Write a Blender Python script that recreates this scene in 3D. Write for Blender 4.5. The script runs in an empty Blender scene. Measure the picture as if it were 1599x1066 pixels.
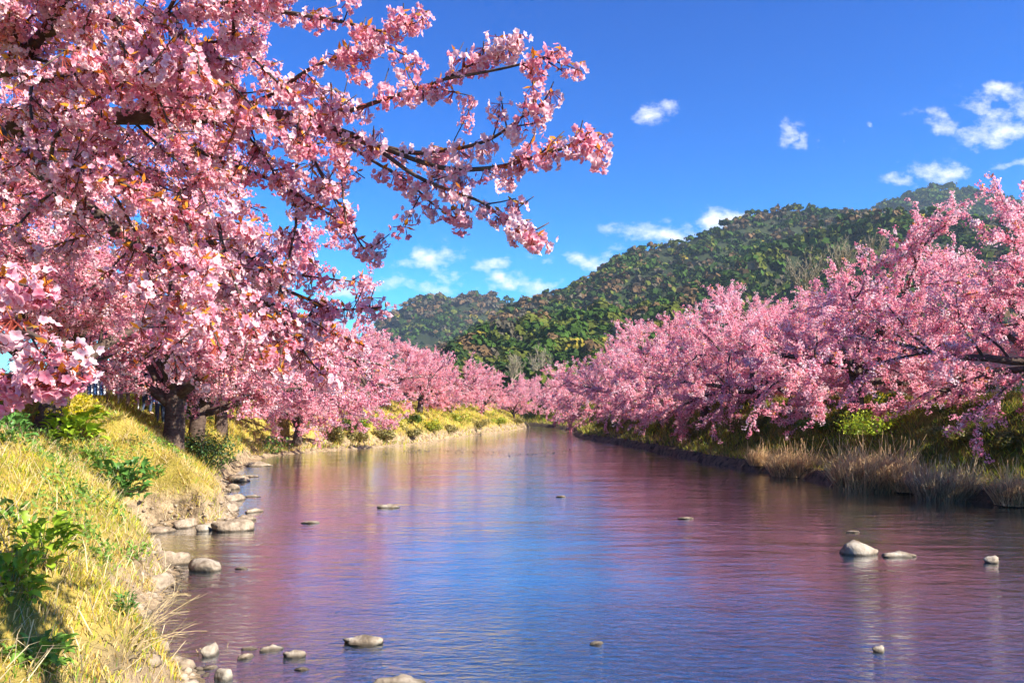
import bpy, math, random
import numpy as np
from mathutils import Vector, Matrix

# ------------------------------------------------------------------ camera, sky, sun, exposure
scene = bpy.context.scene
COL = scene.collection
FPX, CX, HY, CAMH = 1244.0, 799.5, 632.0, 3.0       # focal length and horizon in photo pixels, eye height in metres

cam_data = bpy.data.cameras.new('camera')
cam = bpy.data.objects.new('camera', cam_data)
COL.objects.link(cam)
cam.location = (0, 0, CAMH)
cam.rotation_euler = (math.radians(90), 0, 0)
cam_data.sensor_width = 36.0
cam_data.lens = 36.0 * FPX / 1599.0
cam_data.shift_y = (HY - 533.0) / 1599.0
cam_data.clip_start = 0.1
cam_data.clip_end = 12000
scene.camera = cam

SUN_EL = math.radians(36)
SUN_AZ = math.atan2(0.88, -0.47)                     # measured from +Y towards +X: right of and behind the viewer
sun_dir = Vector((math.sin(SUN_AZ) * math.cos(SUN_EL), math.cos(SUN_AZ) * math.cos(SUN_EL), math.sin(SUN_EL)))
sun_data = bpy.data.lights.new('sun', 'SUN')
sun_data.energy = 5.0
sun_data.angle = math.radians(0.5)
sun_data.color = (1.0, 0.92, 0.78)
sun = bpy.data.objects.new('sun', sun_data)
COL.objects.link(sun)
sun.location = (60, -40, 80)
sun.rotation_euler = sun_dir.to_track_quat('Z', 'Y').to_euler()

scene.view_settings.view_transform = 'Standard'
scene.view_settings.look = 'None'
scene.view_settings.exposure = 1.55
scene.view_settings.gamma = 1.0
scene.view_settings.use_curve_mapping = False
scene.cycles.max_bounces = 8
scene.cycles.diffuse_bounces = 4
scene.cycles.glossy_bounces = 3
scene.cycles.transmission_bounces = 3
scene.cycles.transparent_max_bounces = 8
scene.cycles.volume_bounces = 0
scene.cycles.use_adaptive_sampling = True
scene.cycles.adaptive_threshold = 0.02
scene.cycles.caustics_reflective = False
scene.cycles.caustics_refractive = False


def px_dir(px, py):
    return ((px - CX) / FPX, (HY - py) / FPX)


def build_world():
    w = bpy.data.worlds.new('World')
    scene.world = w
    w.use_nodes = True
    nt = w.node_tree
    nt.nodes.clear()
    N = nt.nodes.new
    L = nt.links.new
    out = N('ShaderNodeOutputWorld')
    bg = N('ShaderNodeBackground')
    bg.inputs['Strength'].default_value = 0.112
    L(bg.outputs[0], out.inputs[0])
    sky = N('ShaderNodeTexSky')
    sky.sky_type = 'NISHITA'
    sky.sun_disc = False
    sky.sun_elevation = SUN_EL
    sky.sun_rotation = SUN_AZ
    sky.altitude = 0
    sky.air_density = 1.0
    sky.dust_density = 0.1
    sky.ozone_density = 3.0
    hs = N('ShaderNodeHueSaturation')
    hs.inputs['Saturation'].default_value = 1.45
    hs.inputs['Value'].default_value = 1.0
    L(sky.outputs[0], hs.inputs['Color'])
    # one grade for the whole sky, as through a polarising filter: deeper, bluer
    g0 = N('ShaderNodeVectorMath')
    g0.operation = 'MULTIPLY'
    L(hs.outputs[0], g0.inputs[0])
    g0.inputs[1].default_value = (0.125 * 0.32, 0.125 * 0.86, 0.125 * 1.0)
    g1 = N('ShaderNodeGamma')
    g1.inputs['Gamma'].default_value = 1.36
    L(g0.outputs[0], g1.inputs['Color'])
    g2 = N('ShaderNodeVectorMath')
    g2.operation = 'MULTIPLY'
    L(g1.outputs[0], g2.inputs[0])
    g2.inputs[1].default_value = (7.0, 7.2, 7.1)
    skycol = g2.outputs[0]
    tc = N('ShaderNodeTexCoord')
    sep = N('ShaderNodeSeparateXYZ')
    L(tc.outputs['Generated'], sep.inputs[0])

    def math_(op, a, b=None, clamp=False):
        m = N('ShaderNodeMath')
        m.operation = op
        m.use_clamp = clamp
        for i, v in enumerate((a, b)):
            if v is None:
                continue
            if isinstance(v, (int, float)):
                m.inputs[i].default_value = v
            else:
                L(v, m.inputs[i])
        return m.outputs[0]
    # the cloud layer: drifting fair-weather puffs, given by their bearing and height in the sky
    yy = math_('MAXIMUM', sep.outputs[1], 0.05)
    u = math_('DIVIDE', sep.outputs[0], yy)
    v = math_('DIVIDE', sep.outputs[2], yy)
    comb = N('ShaderNodeCombineXYZ')
    L(u, comb.inputs[0])
    L(v, comb.inputs[1])
    warp = N('ShaderNodeTexNoise')
    warp.inputs['Scale'].default_value = 14
    warp.inputs['Detail'].default_value = 5
    L(comb.outputs[0], warp.inputs['Vector'])
    ws = N('ShaderNodeVectorMath')
    ws.operation = 'MULTIPLY_ADD'
    L(warp.outputs['Color'], ws.inputs[0])
    ws.inputs[1].default_value = (0.12, 0.075, 0)
    ws.inputs[2].default_value = (-0.06, -0.0375, 0)
    ad = N('ShaderNodeVectorMath')
    ad.operation = 'ADD'
    L(comb.outputs[0], ad.inputs[0])
    L(ws.outputs[0], ad.inputs[1])
    P = ad.outputs[0]
    blobs = [  # pixel centre, half sizes, weight
        (1022, 173, 26, 16, 1.0), (1222, 208, 20, 15, 0.95), (1243, 226, 16, 16, 0.85), (1285, 230, 12, 14, 0.6), (1318, 212, 8, 9, 0.5),
        (1357, 192, 10, 8, 0.45), (1465, 180, 34, 15, 0.95), (1560, 148, 46, 14, 0.85), (1560, 195, 58, 26, 1.15), (1510, 188, 24, 14, 0.7),
        (1470, 270, 52, 18, 0.95), (1400, 290, 34, 12, 0.8), (1585, 262, 34, 10, 0.75), (1640, 170, 60, 30, 1.1),
        (1030, 364, 62, 20, 1.15), (1140, 346, 42, 14, 1.05), (1010, 352, 12, 9, 0.7),
        (680, 398, 42, 20, 1.1), (620, 406, 26, 14, 0.75), (760, 422, 36, 13, 1.0), (705, 424, 20, 9, 0.6),
        (905, 398, 46, 13, 1.0), (850, 398, 16, 10, 0.6), (840, 444, 48, 16, 0.95), (780, 450, 34, 14, 0.85),
        (680, 446, 60, 14, 0.7), (600, 438, 50, 12, 0.65), (540, 445, 70, 20, 0.7), (960, 384, 24, 8, 0.55),
    ]
    acc = None
    for (bx, by, sx, sy, wgt) in blobs:
        du, dv = px_dir(bx, by)
        s = N('ShaderNodeVectorMath')
        s.operation = 'SUBTRACT'
        L(P, s.inputs[0])
        s.inputs[1].default_value = (du, dv, 0)
        m = N('ShaderNodeVectorMath')
        m.operation = 'MULTIPLY'
        L(s.outputs[0], m.inputs[0])
        m.inputs[1].default_value = (FPX / sx, FPX / sy, 0)
        d = N('ShaderNodeVectorMath')
        d.operation = 'DOT_PRODUCT'
        L(m.outputs[0], d.inputs[0])
        L(m.outputs[0], d.inputs[1])
        e = math_('POWER', 0.42, d.outputs['Value'])
        e = math_('MULTIPLY', e, wgt)
        acc = e if acc is None else math_('MAXIMUM', acc, e)
    nz = N('ShaderNodeTexNoise')
    nz.inputs['Scale'].default_value = 26
    nz.inputs['Detail'].default_value = 9
    nz.inputs['Roughness'].default_value = 0.68
    sc = N('ShaderNodeVectorMath')
    sc.operation = 'MULTIPLY'
    L(comb.outputs[0], sc.inputs[0])
    sc.inputs[1].default_value = (1.0, 1.6, 0)
    L(sc.outputs[0], nz.inputs['Vector'])
    k = math_('MULTIPLY', nz.outputs['Fac'], 2.7)
    k = math_('SUBTRACT', k, 1.66)
    dens = math_('ADD', acc, k)
    dens = math_('MULTIPLY', dens, 1.15, True)
    dens = math_('MULTIPLY', dens, math_('MULTIPLY', acc, 3.0, True))
    dens = math_('MULTIPLY', dens, math_('GREATER_THAN', sep.outputs[1], 0.06))
    dens = math_('POWER', dens, 1.2)
    dens = math_('MULTIPLY', dens, 0.9)
    mix = N('ShaderNodeMix')
    mix.data_type = 'RGBA'
    L(dens, mix.inputs[0])
    L(skycol, mix.inputs[6])
    mix.inputs[7].default_value = (3.9, 4.0, 4.25, 1)
    L(mix.outputs[2], bg.inputs['Color'])


build_world()

# ------------------------------------------------------------------ helpers
rng = np.random.default_rng(7)


def _h(ix, iy, seed):
    h = (ix.astype(np.int64) * 374761393 + iy.astype(np.int64) * 668265263 + seed * 1442695041) & 0xFFFFFFFF
    h = ((h ^ (h >> 13)) * 1274126177) & 0xFFFFFFFF
    h = h ^ (h >> 16)
    return (h & 0xFFFF) / 65535.0


def vnoise(x, y, seed=0):
    x = np.asarray(x, float)
    y = np.asarray(y, float)
    ix, iy = np.floor(x), np.floor(y)
    fx, fy = x - ix, y - iy
    fx = fx * fx * (3 - 2 * fx)
    fy = fy * fy * (3 - 2 * fy)
    ix, iy = ix.astype(np.int64), iy.astype(np.int64)
    a, b = _h(ix, iy, seed), _h(ix + 1, iy, seed)
    c, d = _h(ix, iy + 1, seed), _h(ix + 1, iy + 1, seed)
    return (a * (1 - fx) + b * fx) * (1 - fy) + (c * (1 - fx) + d * fx) * fy


def fbm(x, y, octv=4, seed=0):
    s, a, t = 0.0, 0.5, 0.0
    for i in range(octv):
        s = s + a * vnoise(np.asarray(x) * 2 ** i + 17.3 * i, np.asarray(y) * 2 ** i - 9.1 * i, seed + i)
        t += a
        a *= 0.5
    return s / t


def P(px, py, d):
    """world point seen at a photo position, d metres in front of the viewer"""
    return np.array([(px - CX) / FPX * d, d, CAMH - (py - HY) / FPX * d])


def W(px, py):
    """point of the water surface (z = 0)"""
    d = CAMH * FPX / (py - HY)
    return np.array([(px - CX) / FPX * d, d])


def norm(a):
    a = np.asarray(a, float)
    return a / (np.linalg.norm(a, axis=-1, keepdims=True) + 1e-9)


def rand_unit(n, r=rng):
    return norm(r.normal(size=(n, 3)))


class Geo:
    def __init__(self):
        self.v, self.f, self.c, self.n = [], [], [], 0

    def add(self, V, F, C=None):
        V = np.asarray(V, float).reshape(-1, 3)
        F = np.asarray(F, np.int64)
        self.v.append(V)
        self.f.append(F + self.n)
        if C is None:
            C = np.ones((len(V), 3)) * 0.5
        C = np.broadcast_to(np.asarray(C, float), (len(V), 3))
        self.c.append(C)
        self.n += len(V)

    def mesh(self, name, smooth=False):
        me = bpy.data.meshes.new(name)
        V = np.concatenate(self.v)
        C = np.concatenate(self.c)
        idx = np.concatenate([f.ravel() for f in self.f])
        tot = np.concatenate([np.full(len(f), f.shape[1]) for f in self.f])
        start = np.concatenate([[0], np.cumsum(tot)[:-1]])
        me.vertices.add(len(V))
        me.vertices.foreach_set('co', V.astype(np.float32).ravel())
        me.loops.add(len(idx))
        me.loops.foreach_set('vertex_index', idx.astype(np.int32))
        me.polygons.add(len(tot))
        me.polygons.foreach_set('loop_start', start.astype(np.int32))
        me.update(calc_edges=True)
        me.polygons.foreach_set('use_smooth', np.full(len(tot), smooth, bool))
        at = me.attributes.new('tint', 'FLOAT_COLOR', 'POINT')
        at.data.foreach_set('color', np.concatenate([C, np.ones((len(C), 1))], 1).astype(np.float32).ravel())
        return me

    def obj(self, name, mat, parent=None, smooth=False, loc=None):
        return link(name, self.mesh(name, smooth), mat, parent, loc)


def link(name, me, mat=None, parent=None, loc=None):
    if mat is not None and not me.materials:
        me.materials.append(mat)
    o = bpy.data.objects.new(name, me)
    COL.objects.link(o)
    if parent is not None:
        o.parent = parent
    if loc is not None:
        o.location = [float(a) for a in loc]
    return o


def tag(o, label=None, cat=None, group=None, kind=None):
    for k_, v_ in (('label', label), ('category', cat), ('group', group), ('kind', kind)):
        if v_:
            o[k_] = v_
    return o


def thing(name, label, cat, loc=(0, 0, 0), rz=0.0, scale=1.0, group=None):
    o = bpy.data.objects.new(name, None)
    COL.objects.link(o)
    o.empty_display_size = 0.2
    o.location = [float(a) for a in loc]
    o.rotation_euler = (0, 0, rz)
    o.scale = (scale,) * 3
    return tag(o, label, cat, group)


def copy_tree(root, loc, rz, scale, label):
    r = root.copy()
    COL.objects.link(r)
    r.location = [float(a) for a in loc]
    r.rotation_euler = (0, 0, rz)
    r.scale = (scale,) * 3
    r['label'] = label
    for ch in list(root.children):
        c = ch.copy()
        COL.objects.link(c)
        c.parent = r
        for g in list(ch.children):
            d = g.copy()
            COL.objects.link(d)
            d.parent = c
    return r


def tube(geo, pts, radii, sides=5, col=(0.5, 0.5, 0.5)):
    pts = np.asarray(pts, float)
    n = len(pts)
    radii = np.broadcast_to(np.asarray(radii, float), (n,))
    tan = norm(np.gradient(pts, axis=0))
    ref = np.array([0.0, 0.0, 1.0])
    if abs(tan[0] @ ref) > 0.9:
        ref = np.array([1.0, 0.0, 0.0])
    a = norm(np.cross(tan, ref))
    b = np.cross(tan, a)
    ang = np.arange(sides) * 2 * math.pi / sides
    ring = a[:, None, :] * np.cos(ang)[None, :, None] + b[:, None, :] * np.sin(ang)[None, :, None]
    V = pts[:, None, :] + ring * radii[:, None, None]
    i = np.arange(n - 1)[:, None] * sides
    j = np.arange(sides)[None, :]
    k = (j + 1) % sides
    F = np.stack([i + j, i + k, i + sides + k, i + sides + j], -1).reshape(-1, 4)
    geo.add(V.reshape(-1, 3), F, col)
    for base, rev in ((0, True), ((n - 1) * sides, False)):
        cap = np.arange(1, sides - 1)
        T = np.stack([np.full_like(cap, base), base + cap, base + cap + 1], -1)
        geo.add(np.zeros((0, 3)), (T[:, ::-1] if rev else T) - geo.n + (geo.n - n * sides))


def smooth_line(pts, per=4):
    """Catmull-Rom through the points"""
    p = np.asarray(pts, float)
    p = np.concatenate([[2 * p[0] - p[1]], p, [2 * p[-1] - p[-2]]])
    out = []
    for i in range(1, len(p) - 2):
        for t in np.arange(per) / per:
            a, b, c, d = p[i - 1], p[i], p[i + 1], p[i + 2]
            out.append(0.5 * (2 * b + (c - a) * t + (2 * a - 5 * b + 4 * c - d) * t * t + (3 * b - a - 3 * c + d) * t ** 3))
    out.append(p[-2])
    return np.array(out)


# ------------------------------------------------------------------ materials
def new_mat(name):
    m = bpy.data.materials.new(name)
    m.use_nodes = True
    nt = m.node_tree
    nt.nodes.clear()
    return m, nt, nt.nodes.new, nt.links.new


def tint_mat(name, trans=0.3, gloss=0.0, var=0.0, rough=0.5):
    """petals, leaves and blades: own colour from the tint attribute, light shining through"""
    m, nt, N, L = new_mat(name)
    out = N('ShaderNodeOutputMaterial')
    at = N('ShaderNodeAttribute')
    at.attribute_name = 'tint'
    col = at.outputs['Color']
    if var:
        tc = N('ShaderNodeNewGeometry')
        nz = N('ShaderNodeTexNoise')
        nz.inputs['Scale'].default_value = 3.0
        nz.inputs['Detail'].default_value = 3
        L(tc.outputs['Position'], nz.inputs['Vector'])
        mr = N('ShaderNodeMapRange')
        mr.inputs[1].default_value, mr.inputs[2].default_value = 0.3, 0.7
        mr.inputs[3].default_value, mr.inputs[4].default_value = 1 - var, 1 + var
        L(nz.outputs['Fac'], mr.inputs[0])
        hv = N('ShaderNodeHueSaturation')
        L(mr.outputs[0], hv.inputs['Value'])
        L(col, hv.inputs['Color'])
        col = hv.outputs[0]
    d = N('ShaderNodeBsdfDiffuse')
    L(col, d.inputs['Color'])
    t = N('ShaderNodeBsdfTranslucent')
    L(col, t.inputs['Color'])
    mx = N('ShaderNodeMixShader')
    mx.inputs[0].default_value = trans
    L(d.outputs[0], mx.inputs[1])
    L(t.outputs[0], mx.inputs[2])
    sh = mx.outputs[0]
    if gloss:
        g = N('ShaderNodeBsdfGlossy')
        g.inputs['Roughness'].default_value = rough
        g.inputs['Color'].default_value = (1, 1, 1, 1)
        m2 = N('ShaderNodeMixShader')
        m2.inputs[0].default_value = gloss
        L(sh, m2.inputs[1])
        L(g.outputs[0], m2.inputs[2])
        sh = m2.outputs[0]
    L(sh, out.inputs[0])
    return m


def noise_mat(name, cols, scale=4.0, detail=6, rough=0.9, bump=0.4, bscale=30, bdist=0.02, stretch=(1, 1, 1), local=False):
    m, nt, N, L = new_mat(name)
    out = N('ShaderNodeOutputMaterial')
    b = N('ShaderNodeBsdfPrincipled')
    b.inputs['Roughness'].default_value = rough
    b.inputs['Specular IOR Level'].default_value = 0.2
    tc = N('ShaderNodeTexCoord')
    mp = N('ShaderNodeMapping')
    mp.inputs['Scale'].default_value = stretch
    if local:
        L(tc.outputs['Object'], mp.inputs[0])
    else:
        ge = N('ShaderNodeNewGeometry')
        L(ge.outputs['Position'], mp.inputs[0])
    nz = N('ShaderNodeTexNoise')
    nz.inputs['Scale'].default_value = scale
    nz.inputs['Detail'].default_value = detail
    nz.inputs['Roughness'].default_value = 0.65
    L(mp.outputs[0], nz.inputs['Vector'])
    r = N('ShaderNodeValToRGB')
    r.color_ramp.elements.remove(r.color_ramp.elements[1])
    for i, (p, c) in enumerate(cols):
        e = r.color_ramp.elements[0] if i == 0 else r.color_ramp.elements.new(p)
        e.position = p
        e.color = (*c, 1)
    L(nz.outputs['Fac'], r.inputs[0])
    L(r.outputs[0], b.inputs['Base Color'])
    if bump:
        n2 = N('ShaderNodeTexNoise')
        n2.inputs['Scale'].default_value = bscale
        n2.inputs['Detail'].default_value = 5
        L(mp.outputs[0], n2.inputs['Vector'])
        bp = N('ShaderNodeBump')
        bp.inputs['Strength'].default_value = bump
        bp.inputs['Distance'].default_value = bdist
        L(n2.outputs['Fac'], bp.inputs['Height'])
        L(bp.outputs[0], b.inputs['Normal'])
    L(b.outputs[0], out.inputs[0])
    return m


def plain_mat(name, c, rough=0.7):
    return noise_mat(name, [(0.35, tuple(a * 0.85 for a in c)), (0.65, c)], scale=9, bump=0.1, rough=rough, local=True)


M_PETAL = tint_mat('petals', 0.5)
M_LEAF = tint_mat('young_bronze_leaves', 0.35, 0.03)
M_PLANT = tint_mat('green_leaves', 0.35, 0.025, rough=0.5)
M_GRASS = tint_mat('grass_blades', 0.3)
M_FOREST = tint_mat('forest_foliage', 0.12)
M_BARK = noise_mat('cherry_bark', [(0.3, (0.035, 0.022, 0.018)), (0.55, (0.095, 0.065, 0.052)), (0.8, (0.19, 0.145, 0.115))], scale=7, bump=0.7, bscale=22,
                   stretch=(1, 1, 2.2))
M_STONE = noise_mat('river_stone', [(0.3, (0.10, 0.075, 0.05)), (0.48, (0.24, 0.195, 0.145)), (0.62, (0.34, 0.30, 0.24)), (0.8, (0.46, 0.42, 0.36))], scale=3.5, bump=0.7, bscale=16, bdist=0.03)
def wet_line(m, z0=0.015, z1=0.055):
    nt = m.node_tree
    N, L = nt.nodes.new, nt.links.new
    b = [n for n in nt.nodes if n.type == 'BSDF_PRINCIPLED'][0]
    src = b.inputs['Base Color'].links[0].from_socket
    ge = N('ShaderNodeNewGeometry')
    sp = N('ShaderNodeSeparateXYZ')
    L(ge.outputs['Position'], sp.inputs[0])
    mr = N('ShaderNodeMapRange')
    mr.inputs[1].default_value, mr.inputs[2].default_value = z0, z1
    mr.inputs[3].default_value, mr.inputs[4].default_value = 0.3, 1.0
    L(sp.outputs[2], mr.inputs[0])
    hv = N('ShaderNodeHueSaturation')
    L(mr.outputs[0], hv.inputs['Value'])
    L(src, hv.inputs['Color'])
    L(hv.outputs[0], b.inputs['Base Color'])


M_BED = noise_mat('river_bed_gravel', [(0.3, (0.08, 0.05, 0.03)), (0.5, (0.26, 0.18, 0.10)), (0.7, (0.45, 0.33, 0.20))], scale=2.2, detail=9, bump=0.9,
                  bscale=9, bdist=0.06)
M_HILL = noise_mat('hill_soil', [(0.35, (0.010, 0.019, 0.005)), (0.65, (0.022, 0.03, 0.009))], scale=0.12, bump=0, local=False)
M_FIELD = noise_mat('field_grass', [(0.35, (0.06, 0.075, 0.02)), (0.65, (0.16, 0.15, 0.05))], scale=0.2, bump=0.3)
M_ROCKDARK = noise_mat('bank_rock', [(0.3, (0.10, 0.075, 0.05)), (0.5, (0.27, 0.21, 0.15)), (0.75, (0.45, 0.38, 0.29))], scale=5, bump=0.8, bscale=14, bdist=0.04)

wet_line(M_STONE)
wet_line(M_ROCKDARK)


def bank_material(name, soil, grass_a, grass_b, z0, z1):
    m, nt, N, L = new_mat(name)
    out = N('ShaderNodeOutputMaterial')
    b = N('ShaderNodeBsdfPrincipled')
    b.inputs['Roughness'].default_value = 0.95
    b.inputs['Specular IOR Level'].default_value = 0.1
    g = N('ShaderNodeNewGeometry')
    sp = N('ShaderNodeSeparateXYZ')
    L(g.outputs['Position'], sp.inputs[0])

    def noise(s, d=6):
        n = N('ShaderNodeTexNoise')
        n.inputs['Scale'].default_value = s
        n.inputs['Detail'].default_value = d
        n.inputs['Roughness'].default_value = 0.65
        L(g.outputs['Position'], n.inputs['Vector'])
        return n.outputs['Fac']

    def ramp(fac, stops):
        r = N('ShaderNodeValToRGB')
        r.color_ramp.elements.remove(r.color_ramp.elements[1])
        for i, (p, c) in enumerate(stops):
            e = r.color_ramp.elements[0] if i == 0 else r.color_ramp.elements.new(p)
            e.position = p
            e.color = (*c, 1)
        L(fac, r.inputs[0])
        return r.outputs[0]
    so = ramp(noise(3.2, 12), [(0.34, tuple(c * 0.22 for c in soil)), (0.47, tuple(c * 0.7 for c in soil)), (0.55, soil), (0.7, tuple(min(1, c * 1.3) for c in soil))])
    gr = ramp(noise(1.1, 8), [(0.36, grass_a), (0.62, grass_b)])
    mr = N('ShaderNodeMapRange')
    mr.inputs[1].default_value, mr.inputs[2].default_value = z0, z1
    ad = N('ShaderNodeMath')
    ad.operation = 'MULTIPLY_ADD'
    L(noise(1.6, 6), ad.inputs[0])
    ad.inputs[1].default_value = 0.9
    L(sp.outputs[2], ad.inputs[2])
    L(ad.outputs[0], mr.inputs[0])
    mx = N('ShaderNodeMix')
    mx.data_type = 'RGBA'
    L(mr.outputs[0], mx.inputs[0])
    L(so, mx.inputs[6])
    L(gr, mx.inputs[7])
    L(mx.outputs[2], b.inputs['Base Color'])
    bp = N('ShaderNodeBump')
    bp.inputs['Strength'].default_value = 0.9
    bp.inputs['Distance'].default_value = 0.12
    L(noise(9, 10), bp.inputs['Height'])
    L(bp.outputs[0], b.inputs['Normal'])
    L(b.outputs[0], out.inputs[0])
    return m


M_LBANK = bank_material('left_bank_soil', (0.34, 0.25, 0.155), (0.20, 0.16, 0.03), (0.40, 0.31, 0.075), 1.0, 1.5)
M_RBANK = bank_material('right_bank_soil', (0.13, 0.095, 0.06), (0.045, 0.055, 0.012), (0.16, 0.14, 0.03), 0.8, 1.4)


def water_material():
    m, nt, N, L = new_mat('river_water')
    out = N('ShaderNodeOutputMaterial')
    g = N('ShaderNodeNewGeometry')

    def noise(scale, detail, stretch, rough=0.55, dist=0.0):
        mp = N('ShaderNodeMapping')
        mp.inputs['Scale'].default_value = stretch
        mp.inputs['Rotation'].default_value = (0, 0, 0.12)
        L(g.outputs['Position'], mp.inputs[0])
        n = N('ShaderNodeTexNoise')
        n.inputs['Scale'].default_value = scale
        n.inputs['Detail'].default_value = detail
        n.inputs['Roughness'].default_value = rough
        n.inputs['Distortion'].default_value = dist
        L(mp.outputs[0], n.inputs['Vector'])
        return n.outputs['Fac']

    def mth(op, a, b):
        q = N('ShaderNodeMath')
        q.operation = op
        for i, v in enumerate((a, b)):
            if isinstance(v, (int, float)):
                q.inputs[i].default_value = v
            else:
                L(v, q.inputs[i])
        return q.outputs[0]
    fine = noise(7.0, 4, (0.6, 1.2, 1), 0.6, 0.4)
    mid = noise(2.1, 4, (0.55, 1.45, 1), 0.55, 0.5)
    wide = noise(0.75, 3, (0.6, 1.3, 1), 0.5, 0.6)
    patch = noise(0.16, 3, (0.5, 1.4, 1), 0.5, 0.8)      # ruffled and calm stretches
    mr = N('ShaderNodeMapRange')
    mr.inputs[1].default_value, mr.inputs[2].default_value = 0.38, 0.62
    mr.inputs[3].default_value, mr.inputs[4].default_value = 0.15, 1.6
    L(patch, mr.inputs[0])
    # the riffle in the foreground, where the stream runs over stones
    sp = N('ShaderNodeSeparateXYZ')
    L(g.outputs['Position'], sp.inputs[0])
    rf = N('ShaderNodeMapRange')
    rf.inputs[1].default_value, rf.inputs[2].default_value = 13.5, 8.5
    rf.inputs[3].default_value, rf.inputs[4].default_value = 0.0, 1.0
    L(sp.outputs[1], rf.inputs[0])
    h = mth('MULTIPLY', fine, mth('ADD', mth('MULTIPLY', rf.outputs[0], 2.6), 1.0))
    h = mth('ADD', mth('MULTIPLY', h, 0.012), mth('MULTIPLY', mth('MULTIPLY', mid, mr.outputs[0]), 0.026))
    h = mth('ADD', h, mth('MULTIPLY', wide, 0.034))
    bp = N('ShaderNodeBump')
    bp.inputs['Strength'].default_value = 1.0
    bp.inputs['Distance'].default_value = 0.72
    L(h, bp.inputs['Height'])
    gl = N('ShaderNodeBsdfGlossy')
    gl.inputs['Roughness'].default_value = 0.04
    gl.inputs['Color'].default_value = (0.97, 0.98, 1.0, 1)
    L(bp.outputs[0], gl.inputs['Normal'])
    tr = N('ShaderNodeBsdfTransparent')
    tr.inputs['Color'].default_value = (0.95, 0.95, 0.95, 1)
    df = N('ShaderNodeBsdfDiffuse')
    df.inputs['Color'].default_value = (0.06, 0.10, 0.14, 1)
    L(bp.outputs[0], df.inputs['Normal'])
    murk = N('ShaderNodeMixShader')
    murk.inputs[0].default_value = 0.25
    L(tr.outputs[0], murk.inputs[1])
    L(df.outputs[0], murk.inputs[2])
    fr = N('ShaderNodeFresnel')
    fr.inputs['IOR'].default_value = 1.40
    L(bp.outputs[0], fr.inputs['Normal'])
    mx = N('ShaderNodeMixShader')
    fm = N('ShaderNodeMapRange')
    fm.inputs[1].default_value, fm.inputs[2].default_value = 0.04, 0.55
    fm.inputs[3].default_value, fm.inputs[4].default_value = 0.36, 1.0
    L(fr.outputs[0], fm.inputs[0])
    L(fm.outputs[0], mx.inputs[0])
    L(murk.outputs[0], mx.inputs[1])
    L(gl.outputs[0], mx.inputs[2])
    L(mx.outputs[0], out.inputs[0])
    va = N('ShaderNodeVolumeAbsorption')
    va.inputs['Color'].default_value = (0.35, 0.55, 0.65, 1)
    va.inputs['Density'].default_value = 0.45
    L(va.outputs[0], out.inputs['Volume'])
    return m


M_WATER = water_material()

# ------------------------------------------------------------------ the river and its banks
left_px = [(330, 1066), (285, 1032), (222, 1003), (228, 965), (258, 935), (288, 897), (248, 856), (205, 828), (268, 822), (335, 826), (372, 802),
           (358, 775), (366, 745), (392, 725), (432, 711), (540, 702), (640, 694.5), (740, 680), (800, 672), (822, 668)]
right_px = [(1599, 792), (1500, 780), (1400, 768), (1300, 755), (1200, 738), (1100, 722), (1000, 700), (940, 690), (900, 682.5)]
left_line = [(-4.5, -40), (-3.2, -8), (-2.6, 3), (-2.9, 6.5)] + [tuple(W(*p)) for p in left_px] + [(2.2, 112), (-3, 122), (-16, 132), (-60, 150)]
right_line = [(28, -40), (25, 0), (19.5, 14)] + [tuple(W(*p)) for p in right_px] + [(6.4, 80), (7.2, 90), (6.0, 100), (3.6, 112), (-1, 124), (-12, 138), (-60, 160)]
left_line = smooth_line(left_line, 3)
right_line = smooth_line(right_line, 3)
river_poly = np.concatenate([left_line, right_line[::-1]])


def dist_line(x, y, line):
    d = np.full(np.shape(x), 1e9)
    for i in range(len(line) - 1):
        a, b = line[i], line[i + 1]
        ab = b - a
        t = np.clip(((x - a[0]) * ab[0] + (y - a[1]) * ab[1]) / (ab @ ab + 1e-9), 0, 1)
        d = np.minimum(d, np.hypot(x - a[0] - t * ab[0], y - a[1] - t * ab[1]))
    return d


def in_poly(x, y, poly):
    ins = np.zeros(np.shape(x), bool)
    n = len(poly)
    for i in range(n):
        (x0, y0), (x1, y1) = poly[i], poly[(i + 1) % n]
        if y0 == y1:
            continue
        c = ((y0 > y) != (y1 > y)) & (x < (x1 - x0) * (y - y0) / (y1 - y0) + x0)
        ins ^= c
    return ins


def sstep(a, b, x):
    t = np.clip((x - a) / (b - a), 0, 1)
    return t * t * (3 - 2 * t)


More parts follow.
